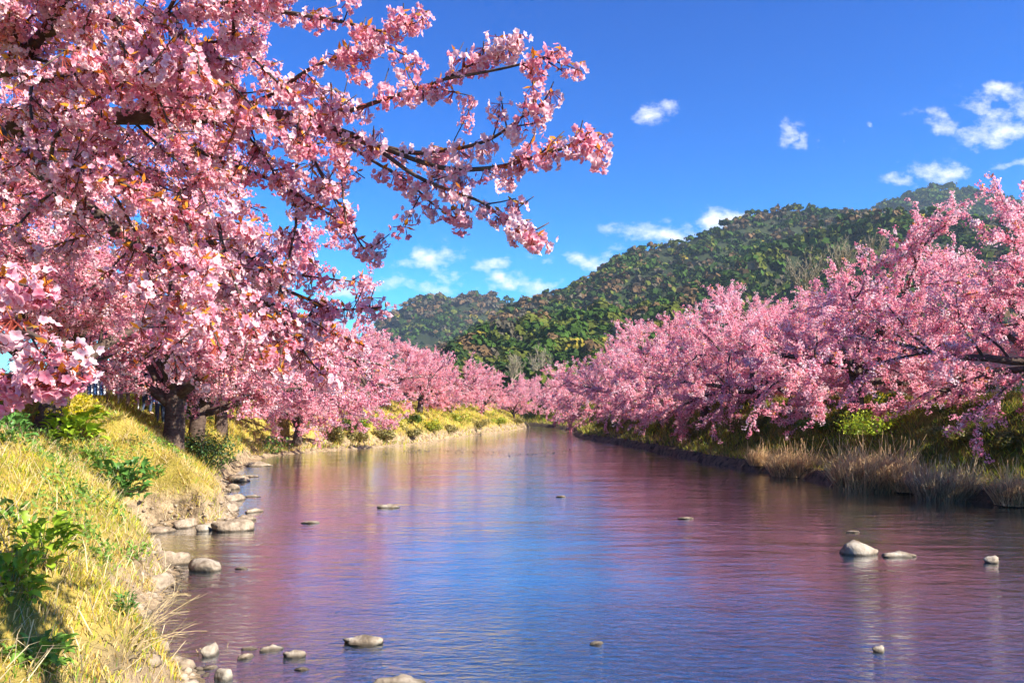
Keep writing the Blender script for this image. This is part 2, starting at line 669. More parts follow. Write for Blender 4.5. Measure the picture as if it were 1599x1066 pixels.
def terrain(x, y):
    """height, distance to the nearer waterline, in-river, left-side"""
    x = np.asarray(x, float)
    y = np.asarray(y, float)
    dl, dr = dist_line(x, y, left_line), dist_line(x, y, right_line)
    inside = in_poly(x, y, river_poly)
    left = dl < dr
    t = np.minimum(dl, dr)
    jag = (fbm(x * 1.3, y * 1.3, 4, 3) - 0.5)
    tt = np.maximum(t + jag * 0.55, 0)
    lump = (fbm(x * 0.8, y * 0.8, 5, 11) - 0.5)
    fine = (fbm(x * 4, y * 4, 3, 21) - 0.5)
    beach = np.exp(-((y - 52) / 5.5) ** 2) * 1.0
    # left bank: low gravel lip, eroded step, grassy slope, flat top
    w = 0.6 + beach * 2.2
    zl = 0.16 * sstep(0.0, 0.5, tt) + (0.48 - 0.2 * beach) * sstep(w * 0.55, w, tt) + (2.62 + 0.4 * sstep(40, 20, y)) * np.power(np.clip((tt - w) / (4.9 - w + beach), 0, 1), 0.85)
    zl = zl + lump * 0.55 * sstep(0.3, 1.5, tt) + fine * 0.36 * sstep(0.0, 0.5, tt) - 0.35 * sstep(60, 100, y) * sstep(1, 4, tt)
    # right bank: dark undercut edge, reed terrace, grassy slope
    zr = 0.38 * sstep(0.0, 0.25, tt) + 0.3 * sstep(0.25, 2.0, tt) + 2.5 * sstep(1.6, 5.4, tt)
    zr = zr + lump * 0.6 * sstep(0.3, 2, tt) + fine * 0.14 * sstep(0, 0.6, tt)
    bed = -0.10 * sstep(0, 0.25, t) - 0.95 * (1 - np.exp(-t / 3.6)) + fine * 0.10 + lump * 0.1
    z = np.where(inside, np.minimum(bed, -0.03), np.where(left, zl, zr))
    return z, t, inside, left


def ground_z(x, y):
    return float(terrain(np.array([x]), np.array([y]))[0][0])


def axis(parts):
    out = []
    for a, b, s in parts:
        out.append(np.arange(a, b, s))
    out.append([parts[-1][1]])
    return np.concatenate(out)


def build_banks():
    ax = axis([(-130, -40, 4), (-40, -18, 0.8), (-18, -1.5, 0.12), (-1.5, 8, 0.5), (8, 26, 0.25), (26, 44, 1.0), (44, 150, 5)])
    ay = axis([(-40, 2, 2), (2, 26, 0.12), (26, 60, 0.3), (60, 130, 0.8), (130, 180, 3), (180, 260, 8)])
    X, Y = np.meshgrid(ax, ay)
    Z, T, I, Lf = terrain(X, Y)
    nx, ny = len(ax), len(ay)
    i = np.arange(ny - 1)[:, None] * nx
    j = np.arange(nx - 1)[None, :]
    F = np.stack([i + j, i + j + 1, i + j + nx + 1, i + j + nx], -1).reshape(-1, 4)
    V = np.stack([X, Y, Z], -1).reshape(-1, 3)
    ins, lf = I.ravel(), Lf.ravel()
    allin = ins[F].all(1)
    isleft = lf[F].mean(1) > 0.5
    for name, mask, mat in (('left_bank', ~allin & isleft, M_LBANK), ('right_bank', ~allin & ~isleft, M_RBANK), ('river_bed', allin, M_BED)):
        f = F[mask]
        used, inv = np.unique(f, return_inverse=True)
        g = Geo()
        g.add(V[used], inv.reshape(-1, 4))
        tag(g.obj(name, mat, smooth=True), kind='structure')
    # water sheet, reaching under both banks
    g = Geo()
    q = [(-62, -39.5), (29.5, -39.5), (29.5, 165), (-62, 165)]
    g.add([(x, y, -2.4) for x, y in q] + [(x, y, 0) for x, y in q], [[0, 3, 2, 1], [4, 5, 6, 7], [0, 1, 5, 4], [1, 2, 6, 5], [2, 3, 7, 6], [3, 0, 4, 7]])
    tag(g.obj('river', M_WATER), kind='structure')
    # fields out to the horizon, dipping under the valley floor built above
    g = Geo()
    a = np.array([-6000, -1500, -128, -126, 146, 148, 1500, 6000.0])
    b = np.array([-3000, -39, -37, 256, 258, 1500, 7000.0])
    X, Y = np.meshgrid(a, b)
    Z = np.where((X > -127) & (X < 147) & (Y > -38) & (Y < 257), -3.0, 2.9)
    nx = len(a)
    i = np.arange(len(b) - 1)[:, None] * nx
    j = np.arange(nx - 1)[None, :]
    g.add(np.stack([X, Y, Z], -1).reshape(-1, 3), np.stack([i + j, i + j + 1, i + j + nx + 1, i + j + nx], -1).reshape(-1, 4))
    tag(g.obj('ground', M_FIELD), kind='structure')


build_banks()

# ------------------------------------------------------------------ hills and their woods
FOREST = {'dark': (0.035, 0.062, 0.018), 'green': (0.045, 0.085, 0.016), 'olive': (0.10, 0.115, 0.022), 'brown': (0.14, 0.088, 0.045),
          'grey': (0.105, 0.09, 0.062), 'yellow': (0.24, 0.19, 0.03)}


def build_hill(name, crest, foot_d, spur, sfreq, n_trees, rad, mixw, quads, seed, skew=0.5, label=''):
    """crest: photo position and distance of skyline points; the slope falls to the valley floor at foot_d"""
    r = np.random.default_rng(seed)
    cr = smooth_line([P(*c) for c in crest], 6)
    ft = cr.copy()
    k = np.interp(np.arange(len(cr)), [0, len(cr) - 1], [foot_d[0], foot_d[1]]) / cr[:, 1]
    ft[:, 0] *= k
    ft[:, 1] *= k
    ft[:, 2] = 2.5
    ns, nt_ = 140, 60
    s = np.linspace(0, len(cr) - 1, ns)
    C = np.stack([np.interp(s, np.arange(len(cr)), cr[:, a]) for a in range(3)], -1)
    Fo = np.stack([np.interp(s, np.arange(len(ft)), ft[:, a]) for a in range(3)], -1)
    C[:, 2] -= rad * 1.0
    t = np.linspace(-0.5, 1.0, nt_)
    ln = np.concatenate([[0], np.cumsum(np.linalg.norm(np.diff(C[:, :2], axis=0), axis=1))])

    def surf(si, ti):
        c = np.stack([np.interp(si, np.arange(ns), C[:, a]) for a in range(3)], -1)
        f = np.stack([np.interp(si, np.arange(ns), Fo[:, a]) for a in range(3)], -1)
        L_ = np.interp(si, np.arange(ns), ln)
        p = c + (f - c) * ti[..., None]
        a = np.abs(ti)
        prof = np.where(ti >= 0, 1 - a ** 1.15, 1 - a * 1.2)
        z = 2.5 + (c[..., 2] - 2.5) * prof
        u = L_ * sfreq + ti * skew * 3
        rid = 1 - np.abs(2 * fbm(u, ti * 2.2 + seed, 3, seed) - 1) * 2
        env = np.clip(a * 3.5, 0, 1) * np.clip((1 - a) * 3, 0, 1)
        z = z - spur * (1 - rid) * 0.9 * env - (1 - fbm(p[..., 0] * 0.012, p[..., 1] * 0.012, 3, seed + 5)) * spur * 0.5 * env
        p[..., 2] = np.maximum(z, 2.0)
        return p
    S, T = np.meshgrid(np.arange(ns), t)
    Pm = surf(S.astype(float), T)
    g = Geo()
    i = np.arange(nt_ - 1)[:, None] * ns
    j = np.arange(ns - 1)[None, :]
    g.add(Pm.reshape(-1, 3), np.stack([i + j, i + ns + j, i + ns + j + 1, i + j + 1], -1).reshape(-1, 4))
    tag(g.obj(name, M_HILL, smooth=True), kind='structure')
    # crowns of the wood
    ti = r.random(n_trees) ** 0.9 * 1.04 - 0.06
    si = r.random(n_trees) * (ns - 1)
    pos = surf(si, ti)
    keys = list(FOREST)
    patch = fbm(pos[:, 0] / (rad * 9), pos[:, 1] / (rad * 9) + pos[:, 2] / (rad * 9), 3, seed + 40)
    high = np.clip(1 - ti, 0, 1)
    R = rad * r.uniform(0.6, 1.35, n_trees)
    gq = Geo()
    col = np.zeros((n_trees, 3))
    for q in range(n_trees):
        wv = np.array([mixw[k_] for k_ in keys], float)
        wv[3:5] *= 0.35 + 2.2 * high[q] * (patch[q] > 0.5) + 0.5 * (patch[q] > 0.58)
        wv[1:3] *= 0.4 + 2.0 * (patch[q] < 0.5)
        wv /= wv.sum()
        col[q] = np.array(FOREST[keys[r.choice(6, p=wv)]]) * r.uniform(0.85, 1.2)
    # each crown: leaf clumps spread over an uneven dome of a few lobes
    nl = 5
    lobes = rand_unit(n_trees * nl, r).reshape(n_trees, nl, 3) * np.array([0.62, 0.62, 0.4])
    lobes[..., 2] = np.abs(lobes[..., 2]) + 0.15
    li = r.integers(0, nl, (n_trees, quads))
    lc = np.take_along_axis(lobes, li[..., None], 1)
    out = rand_unit(n_trees * quads, r).reshape(n_trees, quads, 3)
    out[..., 2] = np.where(out[..., 2] < -0.2, -out[..., 2], out[..., 2])
    rr = r.uniform(0.40, 0.62, (n_trees, quads, 1))
    ctr = lc + out * rr
    tall = r.uniform(0.8, 1.35, (n_trees, 1, 1)) * np.array([0, 0, 1.0]) + np.array([1, 1, 0])
    ctr = pos[:, None, :] + ctr * R[:, None, None] * tall + np.array([0, 0, 0.25]) * R[:, None, None]
    nr = norm(out + rand_unit(n_trees * quads, r).reshape(n_trees, quads, 3) * 0.55)
    a = norm(np.cross(nr, rand_unit(n_trees * quads, r).reshape(n_trees, quads, 3)))
    b = np.cross(nr, a)
    h = (R[:, None, None] * r.uniform(0.16, 0.34, (n_trees, quads, 1)) * (60.0 / quads) ** 0.3)
    q4 = np.stack([ctr - a * h - b * h * 0.7, ctr + a * h - b * h * 0.7, ctr + a * h * 0.7 + b * h, ctr - a * h * 0.7 + b * h], 2).reshape(-1, 3)
    cc = np.repeat(col, quads * 4, 0) * np.repeat(r.uniform(0.85, 1.15, n_trees * quads), 4)[:, None]
    gq.add(q4, np.arange(len(q4)).reshape(-1, 4), cc)
    fo = gq.obj('forest', M_FOREST)
    tag(fo, label, 'forest', kind='stuff')


green_mix = dict(dark=5, green=4, olive=2.2, brown=0.7, grey=0.5, yellow=0.08)
brown_mix = dict(dark=3.4, green=2.4, olive=1.6, brown=2.2, grey=1.2, yellow=0.08)
build_hill('far_left_hill', [(-900, 560, 1200), (-200, 570, 1250), (200, 575, 1300), (470, 575, 1350), (540, 545, 1380), (590, 500, 1400), (620, 477, 1400), (650, 463, 1400), (680, 459, 1400), (705, 463, 1380), (740, 457, 1400),
                             (768, 455, 1420), (790, 465, 1440), (815, 462, 1460), (850, 470, 1460), (920, 480, 1450), (1020, 490, 1450)],
           (800, 900), 60, 0.0075, 3600, 6.8, brown_mix, 20, 31, 0.8, 'wooded brown and green far hill left of the main ridge')
build_hill('far_right_peak', [(1280, 352, 1500), (1340, 332, 1500), (1400, 309, 1500), (1440, 295, 1500), (1480, 291, 1500), (1530, 298, 1480), (1570, 308, 1450),
                              (1640, 330, 1400), (1800, 360, 1350)],
           (900, 850), 55, 0.0075, 4200, 7.2, green_mix, 16, 47, 0.6, 'distant bluish wooded peak behind the right trees')
build_hill('main_ridge', [(600, 596, 560), (660, 560, 600), (700, 536, 630), (740, 512, 660), (780, 488, 700), (830, 462, 740), (870, 453, 760), (900, 440, 780), (930, 423, 800),
                          (960, 405, 820), (1000, 386, 840), (1050, 375, 860), (1100, 358, 880), (1150, 340, 900), (1200, 325, 920), (1240, 321, 930), (1290, 326, 930),
                          (1340, 330, 930), (1420, 335, 900), (1600, 345, 850), (1850, 360, 800)],
           (330, 400), 74, 0.0085, 9000, 4.5, brown_mix, 20, 12, 0.9, 'mixed brown and green wood on the long main ridge')
build_hill('green_spur', [(930, 560, 430), (970, 530, 450), (1010, 495, 480), (1060, 460, 510), (1110, 430, 540), (1160, 404, 565), (1210, 380, 590), (1260, 356, 610), (1310, 338, 620),
                          (1350, 329, 620), (1400, 324, 610), (1460, 332, 600), (1560, 345, 580), (1750, 360, 540)],
           (270, 260), 46, 0.012, 4800, 4.4, green_mix, 18, 23, 0.9, 'dark green wood on the spur above the right cherry trees')
build_hill('near_hill', [(640, 600, 300), (680, 572, 320), (715, 545, 340), (750, 524, 360), (790, 507, 385), (840, 497, 400), (890, 488, 420), (940, 482, 430), (1000, 474, 430),
                         (1080, 470, 430)],
           (210, 230), 9, 0.02, 560, 5.0, dict(dark=3, green=3.2, olive=4, brown=0.6, grey=0.7, yellow=0.1), 140, 5, 0.5,
           'rounded olive and green trees on the low hill at the river bend')

# ------------------------------------------------------------------ cherry trees
PINK = np.array([(0.97, 0.55, 0.62), (0.96, 0.43, 0.52), (0.91, 0.30, 0.40), (0.98, 0.75, 0.79)])
BRONZE = np.array([(0.62, 0.22, 0.03), (0.72, 0.32, 0.04), (0.50, 0.26, 0.05), (0.48, 0.14, 0.05)])


def grow(r, p, d, L_, n, wob, trop):
    pts = [np.array(p, float)]
    d = norm(d)
    for _ in range(n):
        d = norm(d + r.normal(size=3) * wob + np.array([0, 0, trop]))
        pts.append(pts[-1] + d * L_ / n)
    return np.array(pts)


def along(pts, t):
    s = t * (len(pts) - 1)
    i = min(int(s), len(pts) - 2)
    f = s - i
    return pts[i] * (1 - f) + pts[i + 1] * f, norm(pts[i + 1] - pts[i])


def side_dir(r, d, ang, up=0.0):
    q = norm(np.cross(d, r.normal(size=3)))
    return norm(d * math.cos(ang) + q * math.sin(ang) + np.array([0, 0, up]))


def pts_on(r, pts, gap, t0=0.0):
    L_ = np.linalg.norm(np.diff(pts, axis=0), axis=1).sum() * (1 - t0)
    n = max(1, int(L_ / gap))
    ts = t0 + (1 - t0) * (np.arange(n) + r.random(n)) / n
    s = ts * (len(pts) - 1)
    i = np.minimum(s.astype(int), len(pts) - 2)
    f = (s - i)[:, None]
    return pts[i] * (1 - f) + pts[i + 1] * f


def blossom_quads(r, centres, per, size, spread):
    n = len(centres)
    u = rand_unit(n * per, r).reshape(n, per, 3)
    c = centres[:, None, :] + u * spread * r.uniform(0.5, 1.1, (n, per, 1)) - np.array([0, 0, 0.02])
    nr = norm(u + rand_unit(n * per, r).reshape(n, per, 3) * 0.6)
    a = norm(np.cross(nr, rand_unit(n * per, r).reshape(n, per, 3)))
    b = np.cross(nr, a)
    h = size * 0.5 * r.uniform(0.75, 1.2, (n, per, 1))
    tip = nr * h * 0.45
    q = np.stack([c - a * h + tip, c - b * h * 0.9, c + a * h + tip, c + b * h * 0.9], 2).reshape(-1, 3)
    base = PINK[r.choice(4, n, p=[0.36, 0.32, 0.16, 0.16])] * r.uniform(0.86, 1.06, (n, 1))
    cc = np.repeat(base, per, 0) * r.uniform(0.88, 1.06, (n * per, 1))
    return q, np.arange(len(q)).reshape(-1, 4), np.clip(np.repeat(cc, 4, 0), 0, 0.98)


def leaf_quads(r, centres, size):
    n = len(centres)
    d = norm(rand_unit(n, r) + np.array([0, 0, 0.5]))
    a = norm(np.cross(d, rand_unit(n, r)))
    L_ = size * r.uniform(0.7, 1.3, (n, 1))
    q = np.stack([centres, centres + d * L_ * 0.5 + a * L_ * 0.22, centres + d * L_, centres + d * L_ * 0.5 - a * L_ * 0.22], 1).reshape(-1, 3)
    cc = np.repeat(BRONZE[r.integers(0, 4, n)] * r.uniform(0.8, 1.3, (n, 1)), 4, 0)
    return q, np.arange(len(q)).reshape(-1, 4), cc


def make_cherry(seed, label, group, limbs=8, branches=9, twigs=7, gap=0.088, per=8, fsize=0.060, spread=0.075, leaf=0.10, droop=1.0, prune=-9.0):
    """a spreading cherry in full bloom; +X is its river side, where the limbs reach out and droop"""
    r = np.random.default_rng(seed)
    root = thing('cherry_tree', label, 'cherry tree', group=group)
    g = Geo()
    lean = np.array([0.22, r.uniform(-0.12, 0.12), 1.0])
    tp = grow(r, (0, 0, -0.5), lean, 1.9, 6, 0.08, 0.0)
    tube(g, tp, np.interp(np.arange(7), [0, 1, 2, 6], [0.40, 0.30, 0.25, 0.20]), 9)
    g.obj('trunk', M_BARK, root, smooth=True)
    cen = []
    for k in range(limbs):
        g = Geo()
        az = 2 * math.pi * (k + r.uniform(-0.3, 0.3)) / (limbs - 2) if k < limbs - 2 else r.uniform(0, 2 * math.pi)
        steep = k >= limbs - 2
        river = max(0.0, math.cos(az))
        el = math.radians(r.uniform(58, 72) if steep else r.uniform(20, 46) - (14 * droop - 2) * river)
        L_ = r.uniform(2.5, 3.1) if steep else r.uniform(3.8, 4.8) + 1.1 * river
        p0, _ = along(tp, r.uniform(0.7, 1.0))
        d0 = np.array([math.cos(az) * math.cos(el), math.sin(az) * math.cos(el), math.sin(el)])
        lp = grow(r, p0, d0, L_, 10, 0.13, -0.075 * (0.4 + 0.6 * droop) - 0.03 * river * droop)
        tube(g, lp, np.linspace(0.12, 0.02, 11), 7)
        cen.append(pts_on(r, lp, gap * 0.6, 0.4))
        for b in range(branches):
            t = 0.16 + 0.84 * (b + r.random()) / branches
            p1, d1 = along(lp, t)
            bp = grow(r, p1, side_dir(r, d1, r.uniform(0.5, 1.15), 0.12), r.uniform(1.3, 2.1) * (1.15 - 0.45 * t), 6, 0.16, -0.03)
            if bp[-1][2] < prune - 0.15:
                continue
            tube(g, bp, np.linspace(0.034, 0.010, 7), 5)
            cen.append(pts_on(r, bp, gap, 0.25))
            for w in range(twigs):
                t2 = 0.15 + 0.85 * (w + r.random()) / twigs
                p2, d2 = along(bp, min(t2, 1.0))
                if p2[2] < prune:
                    continue
                up = 0.18 if p2[2] > 3.4 else (-0.2 * droop if river > 0.5 and p2[2] < 1.6 else 0.05)
                wp = grow(r, p2, side_dir(r, d2, r.uniform(0.4, 1.0), up), r.uniform(0.5, 1.05), 4, 0.12, 0.02)
                tube(g, wp, np.linspace(0.011, 0.005, 5), 3)
                cen.append(pts_on(r, wp, gap))
                for x in range(3):
                    p3, d3 = along(wp, r.uniform(0.2, 1.0))
                    xp = grow(r, p3, side_dir(r, d3, r.uniform(0.5, 1.1), 0.05), r.uniform(0.2, 0.42), 2, 0.12, 0.0)
                    tube(g, xp, [0.006, 0.005, 0.004], 3)
                    cen.append(pts_on(r, xp, gap))
        g.obj('branch', M_BARK, root, smooth=True)
    cen = np.concatenate(cen)
    cen = cen[cen[:, 2] > prune - 0.15]
    g = Geo()
    g.add(*blossom_quads(r, cen, per, fsize, spread))
    tag(g.obj('blossoms', M_PETAL, root), kind='stuff')
    g = Geo()
    g.add(*leaf_quads(r, np.repeat(cen[r.random(len(cen)) < leaf], 4, 0) + r.normal(size=(1, 3)) * 0.0, fsize * 1.5))
    tag(g.obj('young_leaves', M_LEAF, root), kind='stuff')
    return root


LG, RG = 'cherry trees along the left bank', 'cherry trees along the right bank'
near_v = make_cherry(101, 'x', LG, gap=0.085, per=9, fsize=0.045, spread=0.065, branches=11, leaf=0.10, droop=-0.45, prune=0.95)
vars_ = [make_cherry(201 + i, 'x', LG, leaf=0.06, droop=[0.95, 0.2, 0.8][i], prune=[-9.0, 1.1, -9.0][i]) for i in range(3)]
used = set()


def place_cherry(v, x, y, rz, s, label, group):
    z = ground_z(x, y) - 0.05
    if id(v) not in used:
        used.add(id(v))
        v.location = (x, y, z)
        v.rotation_euler = (0, 0, rz)
        v.scale = (s,) * 3
        v['label'] = label
        o = v
    else:
        o = copy_tree(v, (x, y, z), rz, s, label)
    o['group'] = group
    return o


left_trees = [
    (near_v, -10.9, 12.8, 0.2, 1.35, 'pink cherry tree on the left bank just behind the overhanging foreground branches'),
    (near_v, -11.9, 20.2, -0.5, 1.42, 'pink cherry tree on the left bank behind the yellow flowering rapeseed plant'),
    (vars_[1], -11.6, 27.0, 0.5, 1.45, 'pink cherry tree with the thickest visible dark trunk on the left slope'),
    (vars_[1], -13.1, 33.0, -0.9, 1.42, 'pink cherry tree with a forked dark trunk just behind the thickest trunk'),
    (vars_[2], -15.5, 42.0, 0.2, 1.42, 'pink cherry tree on the left bank behind the sandy beach'),
    (vars_[1], -14.1, 52.0, -0.6, 1.25, 'pink cherry tree above the first yellow flower clumps on the far left bank'),
    (vars_[2], -11.4, 62.0, 0.3, 1.25, 'pink cherry tree in the middle of the far left row'),
    (vars_[1], -8.4, 72.0, -0.3, 1.18, 'fourth pink cherry tree from the far end of the left row'),
    (vars_[2], -6.3, 81.0, 0.8, 1.12, 'third pink cherry tree from the far end of the left row'),
    (vars_[1], -3.5, 91.0, 0.0, 1.0, 'second pink cherry tree from the far end of the left row'),
    (vars_[1], 0.2, 101.0, 0.4, 0.74, 'small rounded pink cherry tree at the far tip of the left bank'),
]
for a in left_trees:
    place_cherry(*a, LG)
PI = math.pi
right_trees = [
    (vars_[0], 19.0, 25.8, PI + 0.1, 1.5, 'large pink cherry tree cut by the right edge of the picture'),
    (vars_[2], 15.6, 36.0, PI - 0.2, 1.42, 'pink cherry tree with bare dark limbs above the bright green grass on the right bank'),
    (vars_[0], 14.0, 44.0, PI + 0.5, 1.38, 'third pink cherry tree from the right along the right bank'),
    (vars_[2], 13.0, 53.0, PI - 0.5, 1.35, 'fourth pink cherry tree from the right along the right bank'),
    (vars_[0], 11.6, 63.0, PI + 0.1, 1.45, 'fifth pink cherry tree from the right along the right bank'),
    (vars_[2], 10.0, 74.0, PI - 0.3, 1.35, 'pink cherry tree leaning over the right bank corner at the river bend'),
    (vars_[0], 10.1, 88.0, PI + 0.6, 1.15, 'pale pink cherry tree just beyond the right bank corner'),
    (vars_[1], 8.5, 104.0, PI, 1.1, 'far pink cherry tree against the dark hill at the bend'),
    (vars_[2], 5.5, 120.0, PI + 0.9, 0.95, 'farthest pink cherry tree but one at the bend'),
    (vars_[1], 2.0, 132.0, PI - 0.9, 0.9, 'farthest pink cherry tree seen through the gap at the bend'),
    (vars_[1], 25.0, 37.5, PI + 1.4, 1.45, 'tall pink cherry tree behind the large one at the right edge'),
    (vars_[0], 20.0, 49.0, PI - 1.2, 1.5, 'pink cherry tree in the second row behind the third right tree'),
    (vars_[2], 16.6, 60.0, PI + 1.9, 1.45, 'pink cherry tree in the second row behind the fourth right tree'),
]
for a in right_trees:
    place_cherry(*a, RG)

# ------------------------------------------------------------------ the foreground cherry whose boughs hang over the river
def flower_cluster(r, nfl=14, leaves=3, R=0.052, simple=False):
    g = Geo()
    base = PINK[r.choice(4, p=[0.36, 0.18, 0.06, 0.40])]
    deep = np.array((0.72, 0.13, 0.27))
    u = rand_unit(nfl, r)
    u[:, 2] = np.where(u[:, 2] > 0.35, -u[:, 2], u[:, 2])
    for k in range(nfl):
        c = u[k] * R * r.uniform(0.75, 1.15) + np.array([0, 0, -0.018])
        ax_ = norm(u[k] + r.normal(size=3) * 0.35)
        a = norm(np.cross(ax_, r.normal(size=3)))
        b = np.cross(ax_, a)
        fr = r.uniform(0.0165, 0.0215)
        cup = r.uniform(0.2, 0.7)
        tone = base * r.uniform(0.9, 1.06)
        for p in range(5):
            th = 2 * math.pi * p / 5 + r.uniform(-0.1, 0.1)
            w = 0.64

            def at(ang, rad):
                return c + (a * math.cos(ang) + b * math.sin(ang)) * rad + ax_ * cup * rad
            V = [c, at(th - w, fr * 0.72), at(th - 0.16, fr), at(th + 0.16, fr * 0.98), at(th + w, fr * 0.72)]
            rim = tone * 0.62 + np.array((0.98, 0.84, 0.88)) * 0.38  # own pale edge, whitened further so sunlit highlights sit in the colour
            C = np.array([deep * 0.55 + tone * 0.45, tone, rim, rim, tone])
            if simple:
                g.add([V[0], V[1], (V[2] + V[3]) / 2, V[4]], [[0, 1, 2], [0, 2, 3]], np.clip(C[[0, 1, 2, 4]], 0, 0.98))
            else:
                g.add(V, [[0, 1, 2], [0, 2, 3], [0, 3, 4]], np.clip(C, 0, 0.98))
        o = a * 0.0012
        st = np.array([0, 0, 0.004])
        g.add([st - o, st + o, c - ax_ * 0.004 + o * 2.4, c - ax_ * 0.004 - o * 2.4], [[0, 1, 2, 3]], (0.42, 0.10, 0.07))
    for k in range(leaves):
        d = norm(np.array([r.normal(), r.normal(), abs(r.normal()) * 0.7 + 0.25]))
        a = norm(np.cross(d, r.normal(size=3)))
        nn = np.cross(d, a)
        L_ = r.uniform(0.035, 0.062)
        col = BRONZE[r.integers(0, 3)] * r.uniform(0.9, 1.25)
        V = [np.zeros(3), d * L_ * 0.45 + a * L_ * 0.2 + nn * 0.004, d * L_ + nn * 0.01, d * L_ * 0.45 - a * L_ * 0.2 + nn * 0.004]
        g.add(V, [[0, 1, 2], [0, 2, 3]], col)
    return g


def build_foreground_cherry():
    r = np.random.default_rng(909)
    root = thing('cherry_tree', 'foreground cherry tree whose blossoming boughs hang over the river from the left', 'cherry tree', group=LG)
    bx, by = -7.6, 5.6
    base = np.array([bx, by, ground_z(bx, by) - 0.3])
    fork = np.array([-6.6, 6.0, 4.0])
    g = Geo()
    tp = smooth_line([base, base + (0.2, 0.1, 0.9), fork + (-0.25, -0.1, -0.4), fork + (0.1, 0.1, 0.2)], 4)
    tube(g, tp, np.linspace(0.38, 0.20, len(tp)), 10)
    g.obj('trunk', M_BARK, root, smooth=True)
    H = {}
    F0 = tuple(fork)

    def pl(*q):
        return smooth_line([np.array(p, float) if len(p) == 3 and isinstance(p, np.ndarray) else P(*p) for p in q], 4)
    fk = np.array(fork)
    fk2 = fk + (0.0, 0.0, -0.5)
    # name: points, start radius, end radius
    H['l1'] = (pl(fk, (-90, 290, 6.6), (0, 212, 6.4), (60, 187, 6.3), (130, 180, 6.2), (220, 183, 6.0), (330, 182, 5.8), (440, 181, 5.5), (520, 203, 5.3), (600, 232, 5.1)), 0.11, 0.022)
    H['b2'] = (pl((560, 220, 5.2), (640, 238, 5.0), (686, 236, 4.9), (730, 229, 4.7), (772, 214, 4.6), (812, 185, 4.5), (850, 159, 4.4)), 0.018, 0.004)
    H['b3'] = (pl((600, 232, 5.1), (690, 262, 4.8), (770, 262, 4.6), (836, 245, 4.4), (896, 226, 4.3), (936, 209, 4.2)), 0.018, 0.005)
    H['b1'] = (pl((440, 181, 5.5), (530, 176, 5.2), (598, 156, 5.0), (656, 137, 4.8), (694, 124, 4.7), (761, 88, 4.6), (812, 60, 4.5)), 0.018, 0.004)
    H['b1b'] = (pl((694, 124, 4.7), (776, 109, 4.5), (836, 94, 4.4), (881, 76, 4.3)), 0.009, 0.004)
    H['b0'] = (pl((300, -60, 5.4), (370, 8, 5.2), (450, 20, 5.0), (532, 34, 4.8), (600, 49, 4.7), (645, 32, 4.6)), 0.02, 0.005)
    H['b0b'] = (pl((345, 40, 5.6), (390, 85, 5.5), (430, 125, 5.4), (458, 148, 5.3)), 0.012, 0.008)
    H['b4'] = (pl((540, 225, 5.2), (600, 262, 5.0), (637, 283, 4.9), (675, 318, 4.8), (722, 347, 4.7)), 0.012, 0.004)
    H['b5'] = (pl((600, 240, 5.0), (650, 275, 4.8), (709, 300, 4.6), (750, 315, 4.5), (787, 341, 4.4), (825, 361, 4.3), (850, 371, 4.3)), 0.014, 0.004)
    H['b6'] = (pl((440, 181, 5.5), (472, 212, 5.4), (495, 259, 5.3), (517, 297, 5.2), (540, 338, 5.1), (566, 385, 5.0), (590, 396, 5.0)), 0.013, 0.004)
    H['b7'] = (pl((330, 182, 5.8), (420, 150, 5.6), (480, 110, 5.4), (540, 85, 5.2), (590, 70, 5.1), (650, 95, 5.0)), 0.016, 0.005)
    H['b8'] = (pl((220, 183, 6.0), (320, 240, 5.8), (420, 280, 5.6), (490, 320, 5.4), (540, 350, 5.3)), 0.02, 0.005)
    H['d1'] = (pl(fk2, (-80, 190, 6.6), (55, 262, 6.4), (130, 320, 6.2), (209, 381, 6.0), (260, 408, 5.9), (300, 426, 5.8), (344, 447, 5.7), (422, 476, 5.6), (500, 512, 5.5), (570, 540, 5.4)), 0.085, 0.006)
    H['d2'] = (pl((299, 424, 5.8), (323, 413, 5.7), (356, 417, 5.6), (422, 443, 5.5), (488, 470, 5.3), (521, 483, 5.2), (596, 480, 5.0)), 0.022, 0.005)
    H['d3'] = (pl((242, 396, 5.9), (262, 380, 5.9), (300, 374, 5.8), (345, 383, 5.7), (383, 399, 5.6), (416, 422, 5.5), (470, 430, 5.4), (555, 440, 5.3)), 0.024, 0.006)
    H['d4'] = (pl((422, 476, 5.6), (455, 520, 5.4), (490, 570, 5.3), (520, 600, 5.2)), 0.010, 0.004)
    H['u1'] = (pl(fk, (-120, 150, 6.0), (10, 108, 5.6), (45, 78, 5.5), (90, 20, 5.4), (130, -60, 5.3)), 0.07, 0.02)
    H['u2'] = (pl((10, 108, 5.6), (70, 125, 5.5), (140, 110, 5.3), (230, 95, 5.1), (310, 70, 5.0), (390, 60, 4.9)), 0.026, 0.006)
    H['u3'] = (pl((60, 60, 5.5), (150, 30, 5.2), (250, 25, 5.0), (350, 5, 4.8), (450, -20, 4.7)), 0.022, 0.006)
    H['u4'] = (pl((-60, 130, 6.0), (40, 240, 5.2), (110, 260, 4.9), (200, 290, 4.8), (300, 330, 4.7), (380, 350, 4.6)), 0.02, 0.005)
    H['c1'] = (pl(fk2, (-700, 330, 4.4), (-160, 430, 3.2), (-60, 470, 3.0), (20, 508, 2.9), (90, 542, 2.8), (122, 548, 2.8)), 0.03, 0.004)
    H['c2'] = (pl((-160, 430, 3.2), (-70, 560, 3.0), (20, 588, 2.9), (70, 590, 2.85), (105, 588, 2.8)), 0.012, 0.004)
    H['c3'] = (pl((-160, 430, 3.2), (-50, 425, 3.0), (10, 438, 2.9), (60, 452, 2.85)), 0.012, 0.004)
